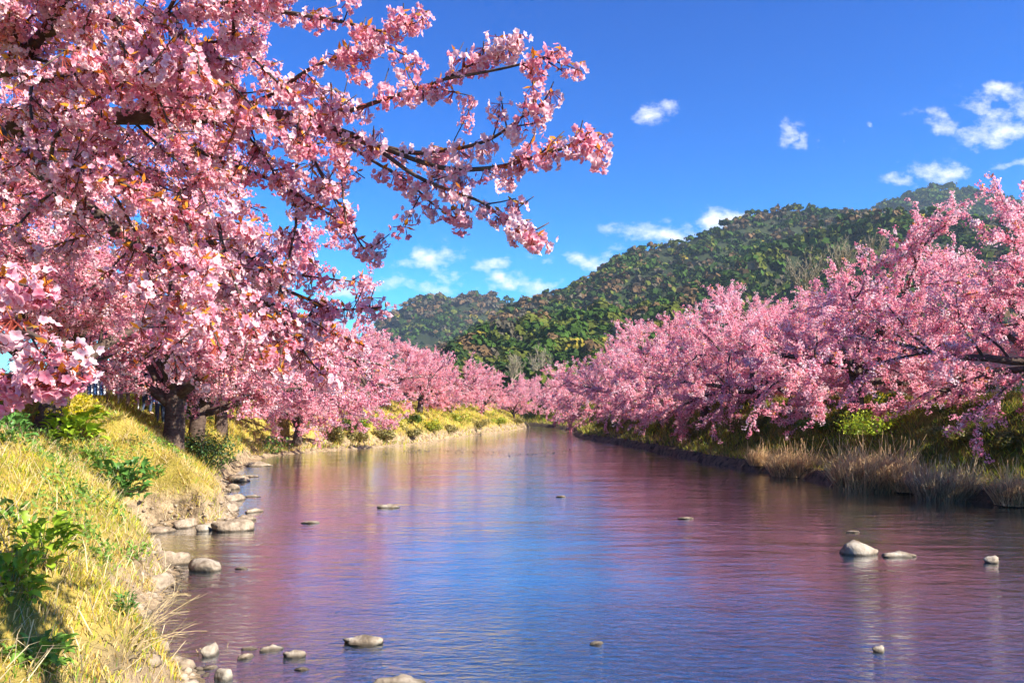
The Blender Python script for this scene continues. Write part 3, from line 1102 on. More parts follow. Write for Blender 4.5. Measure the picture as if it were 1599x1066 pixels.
    H['c4'] = (pl((-70, 560, 3.0), (-40, 610, 2.9), (-15, 632, 2.85)), 0.008, 0.004)
    # where the boughs leave the sky free (right limit of the dense mass, by height in the picture)
    ylim = [-400, 0, 30, 110, 200, 300, 330, 400, 470, 560, 620, 700]
    xlim = [420, 400, 370, 500, 650, 640, 580, 570, 580, 545, 470, 300]

    def ok(p):
        px, py = CX + p[0] / p[1] * FPX, HY - (p[2] - CAMH) / p[1] * FPX
        return px < np.interp(py, ylim, xlim) and py < 600
    variants = [flower_cluster(np.random.default_rng(60 + i), nfl=[16, 13, 18, 11, 15, 14][i], leaves=[1, 2, 0, 2, 1, 2][i]) for i in range(6)]
    simple = [flower_cluster(np.random.default_rng(60 + i), nfl=[14, 12, 15, 11, 13, 12][i], leaves=[1, 1, 0, 2, 1, 2][i], simple=True) for i in range(6)]
    meshes = []
    for i, v in enumerate(variants):
        me = v.mesh('blossom_cluster')
        me.materials.append(M_PETAL)
        meshes.append(me)
    spots = []                                   # (position, branch object)
    dense = {'l1': 1.15, 'd1': 0.55, 'u1': 1.3, 'u2': 1.3, 'u3': 1.25, 'u4': 0.6, 'b7': 0.6, 'b8': 0.6, 'd3': 0.6, 'd2': 0.6, 'b0': 0.25, 'b0b': 0.35, 'b1': 0.45, 'b1b': 0.1,
             'b2': 0.5, 'b3': 0.5, 'b4': 0.3, 'b5': 0.35, 'b6': 0.5, 'd4': 0.4, 'c1': 0.4, 'c2': 0.4, 'c3': 0.4, 'c4': 0.3}
    for k, (pts, r0, r1) in H.items():
        g = Geo()
        tube(g, pts, np.linspace(r0, r1, len(pts)), 8 if r0 > 0.03 else 6)
        mine = []
        L_ = np.linalg.norm(np.diff(pts, axis=0), axis=1).sum()
        thin = r0 < 0.03
        close = k[0] == 'c'
        if thin:
            mine.append(pts_on(r, pts, 0.085 if k[0] == 'b' else 0.065, 0.12 if k != 'b1b' else 0.5))
        elif k in ('d1', 'l1'):
            mine.append(pts_on(r, pts, 0.08, 0.6))
        # short spurs
        nsp = int(L_ * (7 if thin else 4) * (0.5 + dense[k]))
        for q in range(nsp):
            t = r.uniform(0.15, 1.0)
            p1, d1 = along(pts, t)
            sl = r.uniform(0.08, 0.34) * (0.5 + 0.8 * (1 - t)) * (0.5 if close else 1)
            sp_ = grow(r, p1, side_dir(r, d1, r.uniform(0.5, 1.2), 0.1), sl, 2, 0.1, 0.05)
            tube(g, sp_, [0.005, 0.004, 0.003], 4)
            mine.append(pts_on(r, sp_, 0.085, 0.3))
        # longer side branches filling the bough
        nb = int(L_ * 5.0 * max(0, dense[k] - 0.3))
        for q in range(nb):
            t = r.uniform(0.1, 1.0)
            p1, d1 = along(pts, t)
            dd = side_dir(r, d1, r.uniform(0.5, 1.2), -0.05)
            bl = r.uniform(0.5, 1.3)
            bp = grow(r, p1, dd, bl, 6, 0.14, -0.02)
            if not ok(bp[-1]) or not ok(bp[3]) or bp[:, 1].min() < 2.6:
                continue
            tube(g, bp, np.linspace(0.013, 0.005, 7), 5)
            mine.append(pts_on(r, bp, 0.09, 0.15))
            for w in range(int(bl * 7)):
                p2, d2 = along(bp, r.uniform(0.2, 1.0))
                wp = grow(r, p2, side_dir(r, d2, r.uniform(0.5, 1.1), 0.05), r.uniform(0.15, 0.4), 3, 0.1, 0.0)
                if not ok(wp[-1]):
                    continue
                tube(g, wp, [0.006, 0.005, 0.004, 0.003], 4)
                mine.append(pts_on(r, wp, 0.085, 0.1))
        o = g.obj('branch', M_BARK, root, smooth=True)
        if mine:
            m = np.concatenate(mine)
            # the tip always ends in a cluster
            m = np.concatenate([m, pts[-1:]])
            spots.append((m, o))
    S = np.concatenate([m for m, _ in spots])
    own = np.concatenate([np.full(len(m), i) for i, (m, _) in enumerate(spots)])
    S = S + r.normal(size=S.shape) * 0.012
    n = len(S)
    vi = r.integers(0, 6, n)
    sc = r.uniform(0.8, 1.3, n)
    rz = r.uniform(0, 2 * PI, n)
    tx, ty = r.normal(size=n) * 0.35, r.normal(size=n) * 0.35
    px, py = CX + S[:, 0] / S[:, 1] * FPX, HY - (S[:, 2] - CAMH) / S[:, 1] * FPX
    vis = (px > -10) & (px < 1610) & (py > -10) & (py < 1066) & (S[:, 1] > 1)
    score = np.where(vis, S[:, 1] - 1.2 * (px > np.interp(py, ylim, xlim)), 1e3)
    single = np.zeros(n, bool)
    single[np.argsort(score)[:300]] = True
    rest = {i: [] for i in range(6)}
    mats = []
    for q in range(n):
        M = Matrix.Translation(S[q]) @ Matrix.Rotation(rz[q], 4, 'Z') @ Matrix.Rotation(tx[q], 4, 'X') @ Matrix.Rotation(ty[q], 4, 'Y') @ Matrix.Scale(sc[q], 4)
        if single[q]:
            o = bpy.data.objects.new('blossom_cluster', meshes[vi[q]])
            COL.objects.link(o)
            o.parent = spots[own[q]][1]
            o.matrix_local = M
        else:
            rest[vi[q]].append(np.array(M))
    g = Geo()
    for i in range(6):
        if not rest[i]:
            continue
        A = np.array(rest[i])
        V = np.concatenate(simple[i].v)
        C = np.concatenate(simple[i].c)
        T = np.einsum('nij,vj->nvi', A[:, :3, :3], V) + A[:, None, :3, 3]
        off = (np.arange(len(A)) * len(V))[:, None, None]
        tone = r.uniform(0.9, 1.05, (len(A), 1, 1))
        CC = np.clip(np.broadcast_to(C, T.shape) * tone, 0, 0.98)
        b = g.n
        tri = np.concatenate([f for f in simple[i].f if f.shape[1] == 3])
        quad = np.concatenate([f for f in simple[i].f if f.shape[1] == 4])
        g.add(T.reshape(-1, 3), (tri[None] + off).reshape(-1, 3), CC.reshape(-1, 3))
        g.add(np.zeros((0, 3)), (quad[None] + off).reshape(-1, 4) - g.n + b)
    tag(g.obj('blossoms', M_PETAL, root), kind='stuff')
    print('foreground clusters', n, 'tris', sum(len(f) for f in g.f))


build_foreground_cherry()

# ------------------------------------------------------------------ stones in and beside the water
def rock_mesh(seed, flat=0.55, rough=0.22, sub=3):
    import bmesh
    bm = bmesh.new()
    bmesh.ops.create_icosphere(bm, subdivisions=sub, radius=1.0)
    r = np.random.default_rng(seed)
    v = np.array([x.co[:] for x in bm.verts])
    cuts = rand_unit(11, r)
    cuts[:, 2] *= 0.7
    cuts = norm(cuts)
    h = r.uniform(0.52, 0.9, 11)
    for c, hh in zip(cuts, h):
        d = v @ c
        v = v - np.maximum(d - hh, 0)[:, None] * c * 0.95
    o = seed * 3.7
    nz = fbm(v[:, 0] * 2.2 + o, v[:, 1] * 2.2 + v[:, 2] * 1.7, 4, seed) - 0.5
    v = v * (1 + nz[:, None] * rough * 2)
    v[:, 2] *= flat
    for i, x in enumerate(bm.verts):
        x.co = v[i]
    me = bpy.data.meshes.new('stone')
    bm.to_mesh(me)
    bm.free()
    me.polygons.foreach_set('use_smooth', np.ones(len(me.polygons), bool))
    return me


ROCKS = [rock_mesh(i + 1, [0.6, 0.5, 0.7, 0.45, 0.55][i], [0.3, 0.42, 0.36, 0.3, 0.5][i]) for i in range(5)]
ROCK_SETS = []
for me in ROCKS:
    me.materials.append(M_STONE)


def stone(px, py, wpx, hpx, v, label, rz=0.0, dark=False, group='stones in the river', depth=0.7):
    d = CAMH * FPX / (py - HY)
    x = (px - CX) / FPX * d
    w, h = wpx / FPX * d, hpx / FPX * d
    me = ROCKS[v]
    if dark:
        me = me.copy()
        me.materials.clear()
        me.materials.append(M_ROCKDARK)
    o = link('stone', me)
    zc = 0.0
    flat = max(abs(c) for c in (me.vertices[i].co.z for i in range(len(me.vertices))))
    o.scale = (w / 2 * 1.1, w / 2 * depth, h / flat * 0.95)
    o.location = (x, d + w / 2 * depth * 0.6, zc)
    o.rotation_euler = (0, 0, rz)
    tag(o, label, 'stone', group)


stone(1344, 866, 78, 21, 0, 'largest pale boulder standing in the river at the right', 0.2)
stone(1409, 870, 54, 9, 1, 'low flat pale stone touching the largest boulder', 0.1)
stone(1554, 879, 36, 11, 2, 'small pale stone near the right edge of the river', 0.5)
stone(606, 793, 32, 7, 1, 'flat stone alone in mid river below the left cherry row', 0.0)
stone(484, 817, 26, 4, 3, 'thin dark stone barely breaking the pink reflection', 0.0)
stone(318, 892, 60, 20, 2, 'rounded pale boulder beside the bare earth point on the left', 2.6)
stone(354, 830, 66, 20, 4, 'wide slab like rock at the mouth of the small left inlet', 0.3, True)
stone(317, 829, 34, 12, 2, 'small pale rock in the small left inlet next to the slab', 0.9)
stone(326, 1024, 40, 18, 2, 'rounded pale stone at the lower left shore with dry grass on it', 1.2)
stone(422, 1016, 34, 9, 1, 'low flat stone left of the wedge shaped stone in the foreground', 0.4)
stone(455, 1027, 36, 11, 4, 'wedge shaped stone with a dark side in the foreground', 0.2)
stone(560, 1008, 64, 13, 4, 'long pale stone in the foreground where pink meets blue reflection', 0.1)
stone(345, 1062, 44, 18, 0, 'white rounded stone at the bottom edge on the lower left', 2.0)
stone(620, 1072, 76, 14, 1, 'stone cut by the bottom edge in the middle foreground', 0.0)
stone(932, 1006, 22, 5, 3, 'small ochre stone in the riffle in mid foreground', 0.3)
stone(1376, 1018, 30, 9, 2, 'small orange brown stone in the riffle at lower right', 0.6)
stone(382, 1028, 24, 8, 3, 'smallest dark stone between the two rounded foreground stones', 0.6, True)
stone(388, 1014, 22, 4, 1, 'tiny wet stone behind the foreground stones', 0.0, True)
stone(470, 1046, 20, 4, 3, 'tiny submerged stone near the wedge shaped stone', 0.0, True)
stone(326, 1044, 22, 5, 3, 'tiny dark pebble by the white rounded stone', 0.4, True)
stone(388, 745, 26, 4, 3, 'dark flat stone at the bend of the left shore', 0.0, True)
stone(394, 776, 22, 4, 1, 'pale flat stone off the left shore', 0.0)
stone(876, 776, 14, 3, 3, 'dark speck of stone far out in mid river', 0.0, True)
stone(1072, 810, 24, 3, 3, 'thin dark stone in mid river right of centre', 0.0, True)
stone(1334, 831, 20, 3, 3, 'thin dark stone beyond the largest boulder', 0.0, True)
stone(376, 888, 18, 3, 3, 'brown sliver of stone beside the rounded pale boulder', 0.0, True)
# rocks of the eroded left shore
shore = [(300, 812, 70, 26, 'dark rock ledge under the dry grass at the left inlet'), (395, 800, 30, 7, 'pale flat rock at the tip of the left inlet'),
         (352, 800, 56, 16, 'broken rock above the slab in the left inlet'), (372, 752, 40, 12, 'rock at the foot of the dark green shrub'),
         (262, 884, 64, 26, 'bare rock of the earth point on the left shore'), (250, 920, 52, 28, 'jagged rock at the end of the earth point'),
         (236, 1020, 60, 20, 'pale rock in the lower left gravel'), (262, 1050, 66, 22, 'broken rock at the lower left corner of the shore'),
         (286, 824, 46, 15, 'blocky rock at the back of the left inlet'), (336, 812, 40, 14, 'tilted rock wedged above the pale inlet rock'), (380, 812, 34, 9, 'outermost low rock of the left inlet'), (248, 832, 40, 10, 'flat rock half buried in the yellow inlet gravel'), (366, 782, 44, 12, 'rock under the grass lip beyond the inlet'), (360, 764, 30, 10, 'small rock beyond the inlet at the waterline'),
         (400, 728, 40, 9, 'low rock on the left shore beneath the drooping blossoms'), (228, 866, 50, 26, 'earthy rock at the back of the earth point')]
for i, (a, b, w_, h_, lb) in enumerate(shore):
    stone(a, b, w_, h_, [4, 1, 4, 2, 4, 4, 2, 4, 2, 4, 1, 3, 4, 2, 1, 2][i], lb, i * 0.9, True, 'rocks of the eroded left shore')
# pebbles of the shore and the gravel bar across the stream
def pebbles():
    r = np.random.default_rng(5)
    g = Geo()
    import bmesh
    bm = bmesh.new()
    bmesh.ops.create_icosphere(bm, subdivisions=1, radius=1)
    V0 = np.array([v.co[:] for v in bm.verts])
    F0 = np.array([[v.index for v in f.verts] for f in bm.faces])
    bm.free()

    def put(x, y, z, s):
        V = V0 * s * r.uniform(0.6, 1.2, 3) * np.array([1, 1, 0.6]) * (1 + r.normal(size=(len(V0), 1)) * 0.12)
        g.add(V + np.array([x, y, z]), F0)
    x = r.uniform(-12, 2, 26000)
    y = r.uniform(5, 34, 26000)
    z, t, ins, lf = terrain(x, y)
    keep = lf & (((~ins) & (t < 0.9) & (z < 0.55)) | (ins & (t < 0.8) & (r.random(26000) < 0.3)))
    for a, b, c in list(zip(x[keep], y[keep], z[keep]))[:2600]:
        put(a, b, c, r.uniform(0.02, 0.075) * (1 + (r.random() < 0.06) * 1.2))
    o = g.obj('pebbles', M_ROCKDARK, smooth=True)
    tag(o, 'loose pebbles and gravel along the left waterline', 'pebbles', kind='stuff')
    g = Geo()
    for k in range(700):
        a = r.uniform(600, 905)
        d = CAMH * FPX / (706 + r.normal() * 1.6 + 3 * math.sin(a / 40) - HY)
        put((a - CX) / FPX * d, d, -0.05, r.uniform(0.05, 0.12))
    o = g.obj('gravel_bar', M_ROCKDARK, smooth=True)
    tag(o, 'thin bar of dark gravel across the stream in the distance', 'gravel bar', kind='stuff')


pebbles()

# ------------------------------------------------------------------ grass
STRAW, YEL, YGR, GRN, ORN = (0.66, 0.50, 0.23), (0.68, 0.52, 0.07), (0.42, 0.46, 0.05), (0.13, 0.24, 0.035), (0.64, 0.41, 0.10)


def blades(x, y, z, r, length, width, cols, seg=2, lean=0.6, flow=None):
    n = len(x)
    p = np.stack([x, y, z], -1)
    az = r.uniform(0, 2 * PI, n)
    d = np.stack([np.cos(az), np.sin(az), np.zeros(n)], -1)
    if flow is not None:
        d = norm(d + flow)
    ln = r.uniform(0.25, lean * 1.6, (n, 1))
    L_ = length * r.uniform(0.5, 1.3, (n, 1))
    up = np.array([0, 0, 1.0])
    mid = p + (up + d * ln * 0.6) / np.sqrt(1 + (ln * 0.6) ** 2) * L_ * 0.55
    tip = mid + (up * np.maximum(0.1, 1 - ln) + d * ln * 1.5) / np.sqrt(1 + ln ** 2) * L_ * 0.5
    az2 = r.uniform(0, 2 * PI, n)
    s = np.stack([np.cos(az2), np.sin(az2), np.zeros(n)], -1) * width * r.uniform(0.6, 1.3, (n, 1)) * 0.5
    if seg == 2:
        V = np.stack([p - s, p + s, mid + s * 0.8, mid - s * 0.8, tip], 1).reshape(-1, 3)
        b = (np.arange(n) * 5)[:, None]
        return V, b + np.array([[0, 1, 2, 3]]), b + np.array([[3, 2, 4]]), np.repeat(cols, 5, 0)
    V = np.stack([p - s, p + s, tip], 1).reshape(-1, 3)
    b = (np.arange(n) * 3)[:, None]
    return V, None, b + np.array([[0, 1, 2]]), np.repeat(cols, 3, 0)


def put_blades(g, *a, **k):
    V, Q, T, C = blades(*a, **k)
    base = g.n
    if Q is not None:
        g.add(V, Q, C)
        g.add(np.zeros((0, 3)), T - g.n + base)
    else:
        g.add(V, T, C)


def grass_cols(x, y, t, r, left=True):
    n = len(x)
    a = 0.5 + 1.5 * (fbm(x * 0.7, y * 0.55, 4, 77) - 0.5)
    b = 0.5 + 1.5 * (fbm(x * 1.1 + 40, y * 0.8, 4, 99) - 0.5)
    if left:
        pal = np.array([STRAW, YEL, YGR, GRN, ORN])
        w = np.stack([0.8 + 5 * np.clip(a - 0.48, 0, 1) + 0.9 * (t < 1.6), 1.1 + 0 * a, 1.0 + 11 * np.clip(0.54 - a, 0, 1), 0.25 + 7 * np.clip(b - 0.56, 0, 1), 0.5 + 2 * np.clip(b - 0.45, 0, 1)], -1)
    else:
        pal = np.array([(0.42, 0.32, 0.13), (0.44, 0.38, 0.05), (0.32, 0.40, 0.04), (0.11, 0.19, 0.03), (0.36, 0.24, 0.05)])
        w = np.stack([0.7 + 1.0 * (t < 2), 0.8 + 0 * a, 0.5 + 6 * np.clip(0.52 - a, 0, 1), 0.5 + 4 * np.clip(b - 0.5, 0, 1), 0.5 + 0 * a], -1)
    w = np.cumsum(w / w.sum(1, keepdims=True), 1)
    k = (r.random(n)[:, None] > w).sum(1).clip(0, 4)
    return pal[k] * r.uniform(0.7, 1.25, (n, 1))


def build_grass():
    r = np.random.default_rng(31)
    g = Geo()

    def scatter(n, x0, x1, y0, y1, length, width, tmin, tmax, left, seg, lean=0.7):
        x, y = r.uniform(x0, x1, n), r.uniform(y0, y1, n)
        z, t, ins, lf = terrain(x, y)
        edge = tmin + 0.45 * fbm(x * 1.2, y * 1.2, 3, 8)
        k = (~ins) & (lf == left) & (t > edge) & (t < tmax)
        x, y, z, t = x[k], y[k], z[k], t[k]
        clump = 0.45 + 1.2 * fbm(x * 2.5, y * 2.5, 3, 55)
        put_blades(g, x, y, z - 0.02, r, length * clump[:, None], width, grass_cols(x, y, t, r, left), seg=seg, lean=lean,
                   flow=np.array([0.55 if left else -0.5, -0.25, 0]))
        return len(x)
    c = scatter(120000, -13, -2, 4.2, 13, 0.145, 0.010, 0.1, 7.5, True, 2)
    c += scatter(95000, -17, -4, 13, 27, 0.20, 0.018, 0.2, 6.5, True, 1, 0.6)
    c += scatter(52000, -24, -6, 27, 50, 0.34, 0.03, 0.25, 7, True, 1, 0.5)
    c += scatter(46000, -22, 4, 50, 112, 0.45, 0.06, 0.0, 6, True, 1, 0.5)
    # flattened straw litter
    n = 9000
    x, y = r.uniform(-12, -2, n), r.uniform(4.2, 22, n)
    z, t, ins, lf = terrain(x, y)
    k = (~ins) & lf & (t > 0.25) & (t < 6)
    x, y, z = x[k], y[k], z[k]
    put_blades(g, x, y, z + 0.05, r, 0.42, 0.009, np.array([(0.70, 0.57, 0.36)]) * r.uniform(0.6, 1.25, (len(x), 1)), seg=2, lean=1.7)
    tag(g.obj('left_bank_grass', M_GRASS), 'dry yellow and green grass covering the left bank', 'grass', kind='stuff')
    g2 = g
    g = Geo()
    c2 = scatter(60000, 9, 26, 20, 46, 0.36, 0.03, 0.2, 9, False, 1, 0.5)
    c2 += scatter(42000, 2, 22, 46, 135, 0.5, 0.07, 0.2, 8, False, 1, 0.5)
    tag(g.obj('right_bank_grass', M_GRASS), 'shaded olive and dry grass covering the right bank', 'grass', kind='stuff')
    print('blades', c, c2)


build_grass()


def ground_cover():
    r = np.random.default_rng(77)
    n = 60000
    x, y = r.uniform(-13, -2, n), r.uniform(4.2, 24, n)
    z, t, ins, lf = terrain(x, y)
    b = fbm(x * 0.8 + 12, y * 0.6 + 3, 4, 314)
    k = (~ins) & lf & (t > 0.5) & (t < 6) & (b > 0.56 + r.random(n) * 0.08)
    c = np.stack([x, y, z + r.uniform(0.05, 0.22, n)], -1)[k]
    q, F, _ = leaf_quads(r, c, 0.085)
    q = q.reshape(-1, 4, 3)
    pal = np.array([(0.10, 0.20, 0.04), (0.16, 0.27, 0.06), (0.22, 0.32, 0.05)])
    g = Geo()
    g.add(q.reshape(-1, 3), F, np.repeat(pal[r.integers(0, 3, len(c))] * r.uniform(0.7, 1.3, (len(c), 1)), 4, 0))
    tag(g.obj('ground_cover', M_GRASS), 'low green weeds in patches among the dry grass of the left bank', 'weeds', kind='stuff')


ground_cover()


def find_left(px, py, d0=6.0, d1=110.0, up=0.0):
    """where the sight line of a photo position meets the banks"""
    d = np.geomspace(d0, d1, 900)
    x = (px - CX) / FPX * d
    zz = CAMH - (py - HY) / FPX * d
    z, t, ins, lf = terrain(x, d)
    hit = np.where(zz <= np.maximum(z, 0))[0]
    i = hit[0] if len(hit) else -1
    return x[i], d[i], max(z[i], 0.0)


# ------------------------------------------------------------------ leafy plants, shrubs and reeds
def leaf_mesh(seed, L_=1.0, lobed=True):
    r = np.random.default_rng(seed)
    n = 7
    g = Geo()
    s = np.linspace(0, 1, n)
    wv = np.sin(np.clip(s, 0.02, 1) * PI * 0.93) ** 0.8 * 0.26 * (1 + (0.35 * np.sin(s * 19 + seed) if lobed else 0))
    wv[0], wv[-1] = 0.02, 0.01
    x = s * L_ * 0.9
    z = L_ * (0.55 * s - 0.62 * s ** 2.2)
    V = []
    for i in range(n):
        V += [(x[i], -wv[i], z[i] + 0.08 * wv[i] / 0.2), (x[i], 0, z[i] - 0.02), (x[i], wv[i], z[i] + 0.08 * wv[i] / 0.2)]
    F = []
    for i in range(n - 1):
        a = i * 3
        F += [[a, a + 3, a + 4, a + 1], [a + 1, a + 4, a + 5, a + 2]]
    return g, V, F


def make_leaf_variants(col, seed):
    out = []
    for i in range(3):
        g, V, F = leaf_mesh(seed + i)
        c = np.array(col) * (0.75 + 0.25 * i)
        g.add(V, F, c)
        me = g.mesh('leaf', smooth=True)
        me.materials.append(M_PLANT)
        out.append(me)
    return out


LV = {'bright': make_leaf_variants((0.30, 0.44, 0.03), 1), 'green': make_leaf_variants((0.17, 0.32, 0.045), 4), 'deep': make_leaf_variants((0.09, 0.22, 0.04), 7)}


def leafy_plant(px, py, wpx, n, tone, label, seed, flowers=0, tall=1.0):
    r = np.random.default_rng(seed)
    x, y, z = find_left(px, py)
    size = wpx / FPX * y
    o = thing('leafy_plant', label, 'plant', (x, y, z - 0.03), group='green plants on the banks')
    g = Geo()
    for k in range(7):
        az = r.uniform(0, 2 * PI)
        h = size * r.uniform(0.35, 0.7) * tall
        tube(g, grow(r, (0, 0, 0), (math.cos(az) * 0.5, math.sin(az) * 0.5, 1), h, 3, 0.1, 0.1), np.linspace(0.012, 0.004, 4) * max(0.6, size), 4, (0.14, 0.20, 0.05))
    g.obj('stem', M_PLANT, o)
    for k in range(int(n * 1.9)):
        ob = bpy.data.objects.new('leaf', LV[tone][r.integers(0, 3)])
        COL.objects.link(ob)
        ob.parent = o
        az = r.uniform(0, 2 * PI)
        h = r.random() ** 0.8
        rad = size * 0.34 * math.sqrt(r.random())
        ob.location = (math.cos(az) * rad, math.sin(az) * rad, size * 0.55 * h * tall)
        ob.rotation_euler = (r.uniform(-0.4, 0.4), r.uniform(-0.9, 0.3) - 0.3 * h, az + r.uniform(-0.5, 0.5))
        s = size * r.uniform(0.13, 0.27)
        ob.scale = (s, s * r.uniform(0.7, 1.1), s)
    if flowers:
        fl = Geo()
        for k in range(flowers):
            az = r.uniform(0, 2 * PI)
            c = np.array([math.cos(az), math.sin(az), 0]) * size * 0.42 * math.sqrt(r.random()) + np.array([0, 0, size * r.uniform(0.55, 0.95) * tall])
            cc = c + r.normal(size=(9, 3)) * 0.022
            q, F, _ = leaf_quads(r, np.repeat(cc, 2, 0), 0.045)
            fl.add(q, F, (0.92, 0.74, 0.01))
        tag(fl.obj('yellow_flowers', M_PLANT, o), kind='stuff')
    return o


leafy_plant(112, 690, 110, 60, 'bright', 'bright green rapeseed plant with yellow flowers at the top of the left bank', 1, flowers=150, tall=0.7)
leafy_plant(188, 784, 104, 60, 'deep', 'dark green leafy plant over a black hollow on the left bank', 2)
leafy_plant(62, 880, 118, 54, 'bright', 'light green broad leaved plant in the middle of the dry left slope', 3)
leafy_plant(14, 945, 124, 50, 'bright', 'green broad leaved plant cut by the left edge of the picture', 4)
leafy_plant(55, 1040, 130, 46, 'green', 'low spreading green plant in the lower left corner', 5, tall=0.5)
leafy_plant(243, 752, 40, 24, 'green', 'small green plant on the rim of the left slope', 6)
leafy_plant(196, 960, 46, 34, 'deep', 'narrow dark green weed near the earth point', 7, tall=1.4)
leafy_plant(215, 880, 44, 26, 'green', 'small green weed hanging over the bare earth on the left', 8)
leafy_plant(15, 690, 80, 36, 'deep', 'green tuft at the top left of the slope', 9)
leafy_plant(298, 655, 70, 44, 'deep', 'rounded green bush at the top of the bank behind the yellow flowers', 10, tall=1.0)
leafy_plant(425, 708, 36, 28, 'deep', 'small dark green plant on the sandy shore', 11, tall=1.2)
leafy_plant(448, 698, 24, 18, 'green', 'tiny green plant beside the sandy beach', 12)
leafy_plant(150, 720, 60, 30, 'green', 'pale green weeds above the dark leafy plant', 13, tall=0.5)


def shrub(px, py, wpx, hpx, n, cols, label, seed, name='shrub', cat='shrub', flowers=0.0, qs=0.06, group='shrubs on the banks', dd=0.6):
    """rounded bush: leaf clumps over several lobes, on short stems"""
    r = np.random.default_rng(seed)
    x, y, z = find_left(px, py)
    w, h = wpx / FPX * y, hpx / FPX * y
    o = thing(name, label, cat, (x, y, z - 0.05), group=group)
    g = Geo()
    for k in range(9):
        az = r.uniform(0, 2 * PI)
        tube(g, grow(r, (0, 0, 0), (math.cos(az) * 0.7 * w / h, math.sin(az) * 0.5, 1), h * 0.8, 3, 0.15, 0), np.linspace(0.02, 0.006, 4), 4, (0.12, 0.09, 0.05))
    g.obj('stem', M_GRASS, o)
    nl = 9
    lob = np.stack([r.uniform(-0.36, 0.36, nl) * w, r.uniform(-0.3, 0.3, nl) * w * dd, r.uniform(0.2, 0.62, nl) * h], -1)
    li = r.integers(0, nl, n)
    u = rand_unit(n, r)
    c = lob[li] + u * np.array([0.2 * w, 0.2 * w * dd, 0.34 * h]) * r.uniform(0.5, 1.1, (n, 1))
    c[:, 2] = np.abs(c[:, 2])
    nr = norm(u + rand_unit(n, r) * 0.6)
    a = norm(np.cross(nr, rand_unit(n, r)))
    b = np.cross(nr, a)
    s = qs * r.uniform(0.6, 1.4, (n, 1))
    q = np.stack([c - a * s, c - b * s * 0.5, c + a * s, c + b * s * 0.5], 1).reshape(-1, 3)
    pal = np.array(cols)
    cc = pal[r.integers(0, len(pal), n)] * r.uniform(0.7, 1.3, (n, 1))
    g = Geo()
    g.add(q, np.arange(len(q)).reshape(-1, 4), np.repeat(cc, 4, 0))
    tag(g.obj('foliage', M_PLANT, o), kind='stuff')
    if flowers:
        m = int(n * flowers)
        k = r.integers(0, n, m)
        k = k[c[k, 2] > 0.3 * h]
        cc = c[k] + u[k] * 0.05
        qq, F, _ = leaf_quads(r, np.repeat(cc, 3, 0), qs * 0.8)
        g = Geo()
        g.add(qq, F, (0.92, 0.74, 0.01))
        tag(g.obj('yellow_flowers', M_PLANT, o), kind='stuff')
    return o


DK = [(0.03, 0.09, 0.02), (0.05, 0.13, 0.025), (0.08, 0.14, 0.03)]
MID = [(0.12, 0.21, 0.025), (0.18, 0.27, 0.03), (0.08, 0.15, 0.02)]
YG = [(0.30, 0.36, 0.03), (0.40, 0.40, 0.04), (0.20, 0.28, 0.03)]
YG_SUNLIT = [(0.42, 0.58, 0.03), (0.55, 0.62, 0.05), (0.30, 0.45, 0.03)]  # brighter leaf colours: the sunlit patch is put into the tint
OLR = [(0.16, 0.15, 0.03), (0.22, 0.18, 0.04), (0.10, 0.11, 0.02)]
OL = [(0.26, 0.22, 0.06), (0.34, 0.27, 0.09), (0.18, 0.17, 0.04)]
shrub(322, 730, 135, 76, 3200, DK + MID[:1], 'dark green shrub sprawling down the left bank to the water', 1, qs=0.05)
shrub(222, 640, 120, 34, 1100, YG, 'long strip of yellow flowers below the tree trunks on the left bank', 2, 'rapeseed_patch', 'flowers', 0.9, 0.05, dd=0.35)
for i, (a, b, w_, h_, fl, pal, lb) in enumerate([
        (520, 690, 40, 34, 0.0, OL, 'olive bush at the right end of the sandy beach'), (545, 672, 50, 30, 0.10, MID, 'green bush under the blossoms above the beach end'),
        (560, 690, 40, 26, 0.0, OL, 'dry olive bush by the water right of the beach'), (566, 672, 26, 32, 0.7, YG, 'bright yellow flower clump nearest on the far left bank'),
        (600, 688, 44, 24, 0.0, OL, 'dry grass hummock over the far left waterline'), (606, 668, 60, 26, 0.45, YG, 'wide yellow flower clump on the far left bank'),
        (640, 684, 40, 20, 0.0, OL, 'tan hummock at the water left of the bend'), (640, 662, 36, 20, 0.05, MID, 'green clump under the middle far left trees'),
        (672, 672, 44, 22, 0.5, YG, 'yellow green clump on the slope before the bend'), (700, 676, 36, 17, 0.0, OL, 'tan bush near the far left waterline'),
        (716, 660, 40, 16, 0.2, YG, 'small yellow patch at the foot of the far trees'), (748, 668, 40, 16, 0.0, OL, 'low tan bush toward the far tip'),
        (776, 661, 34, 12, 0.1, YG, 'last yellow green bush before the far tip'), (806, 661, 28, 12, 0.0, OL, 'golden bush at the very tip of the left bank')]):
    shrub(a, b, w_, h_, 1100, pal, lb, 20 + i, 'bush', 'bush', fl, 0.075, 'bushes on the far left bank')
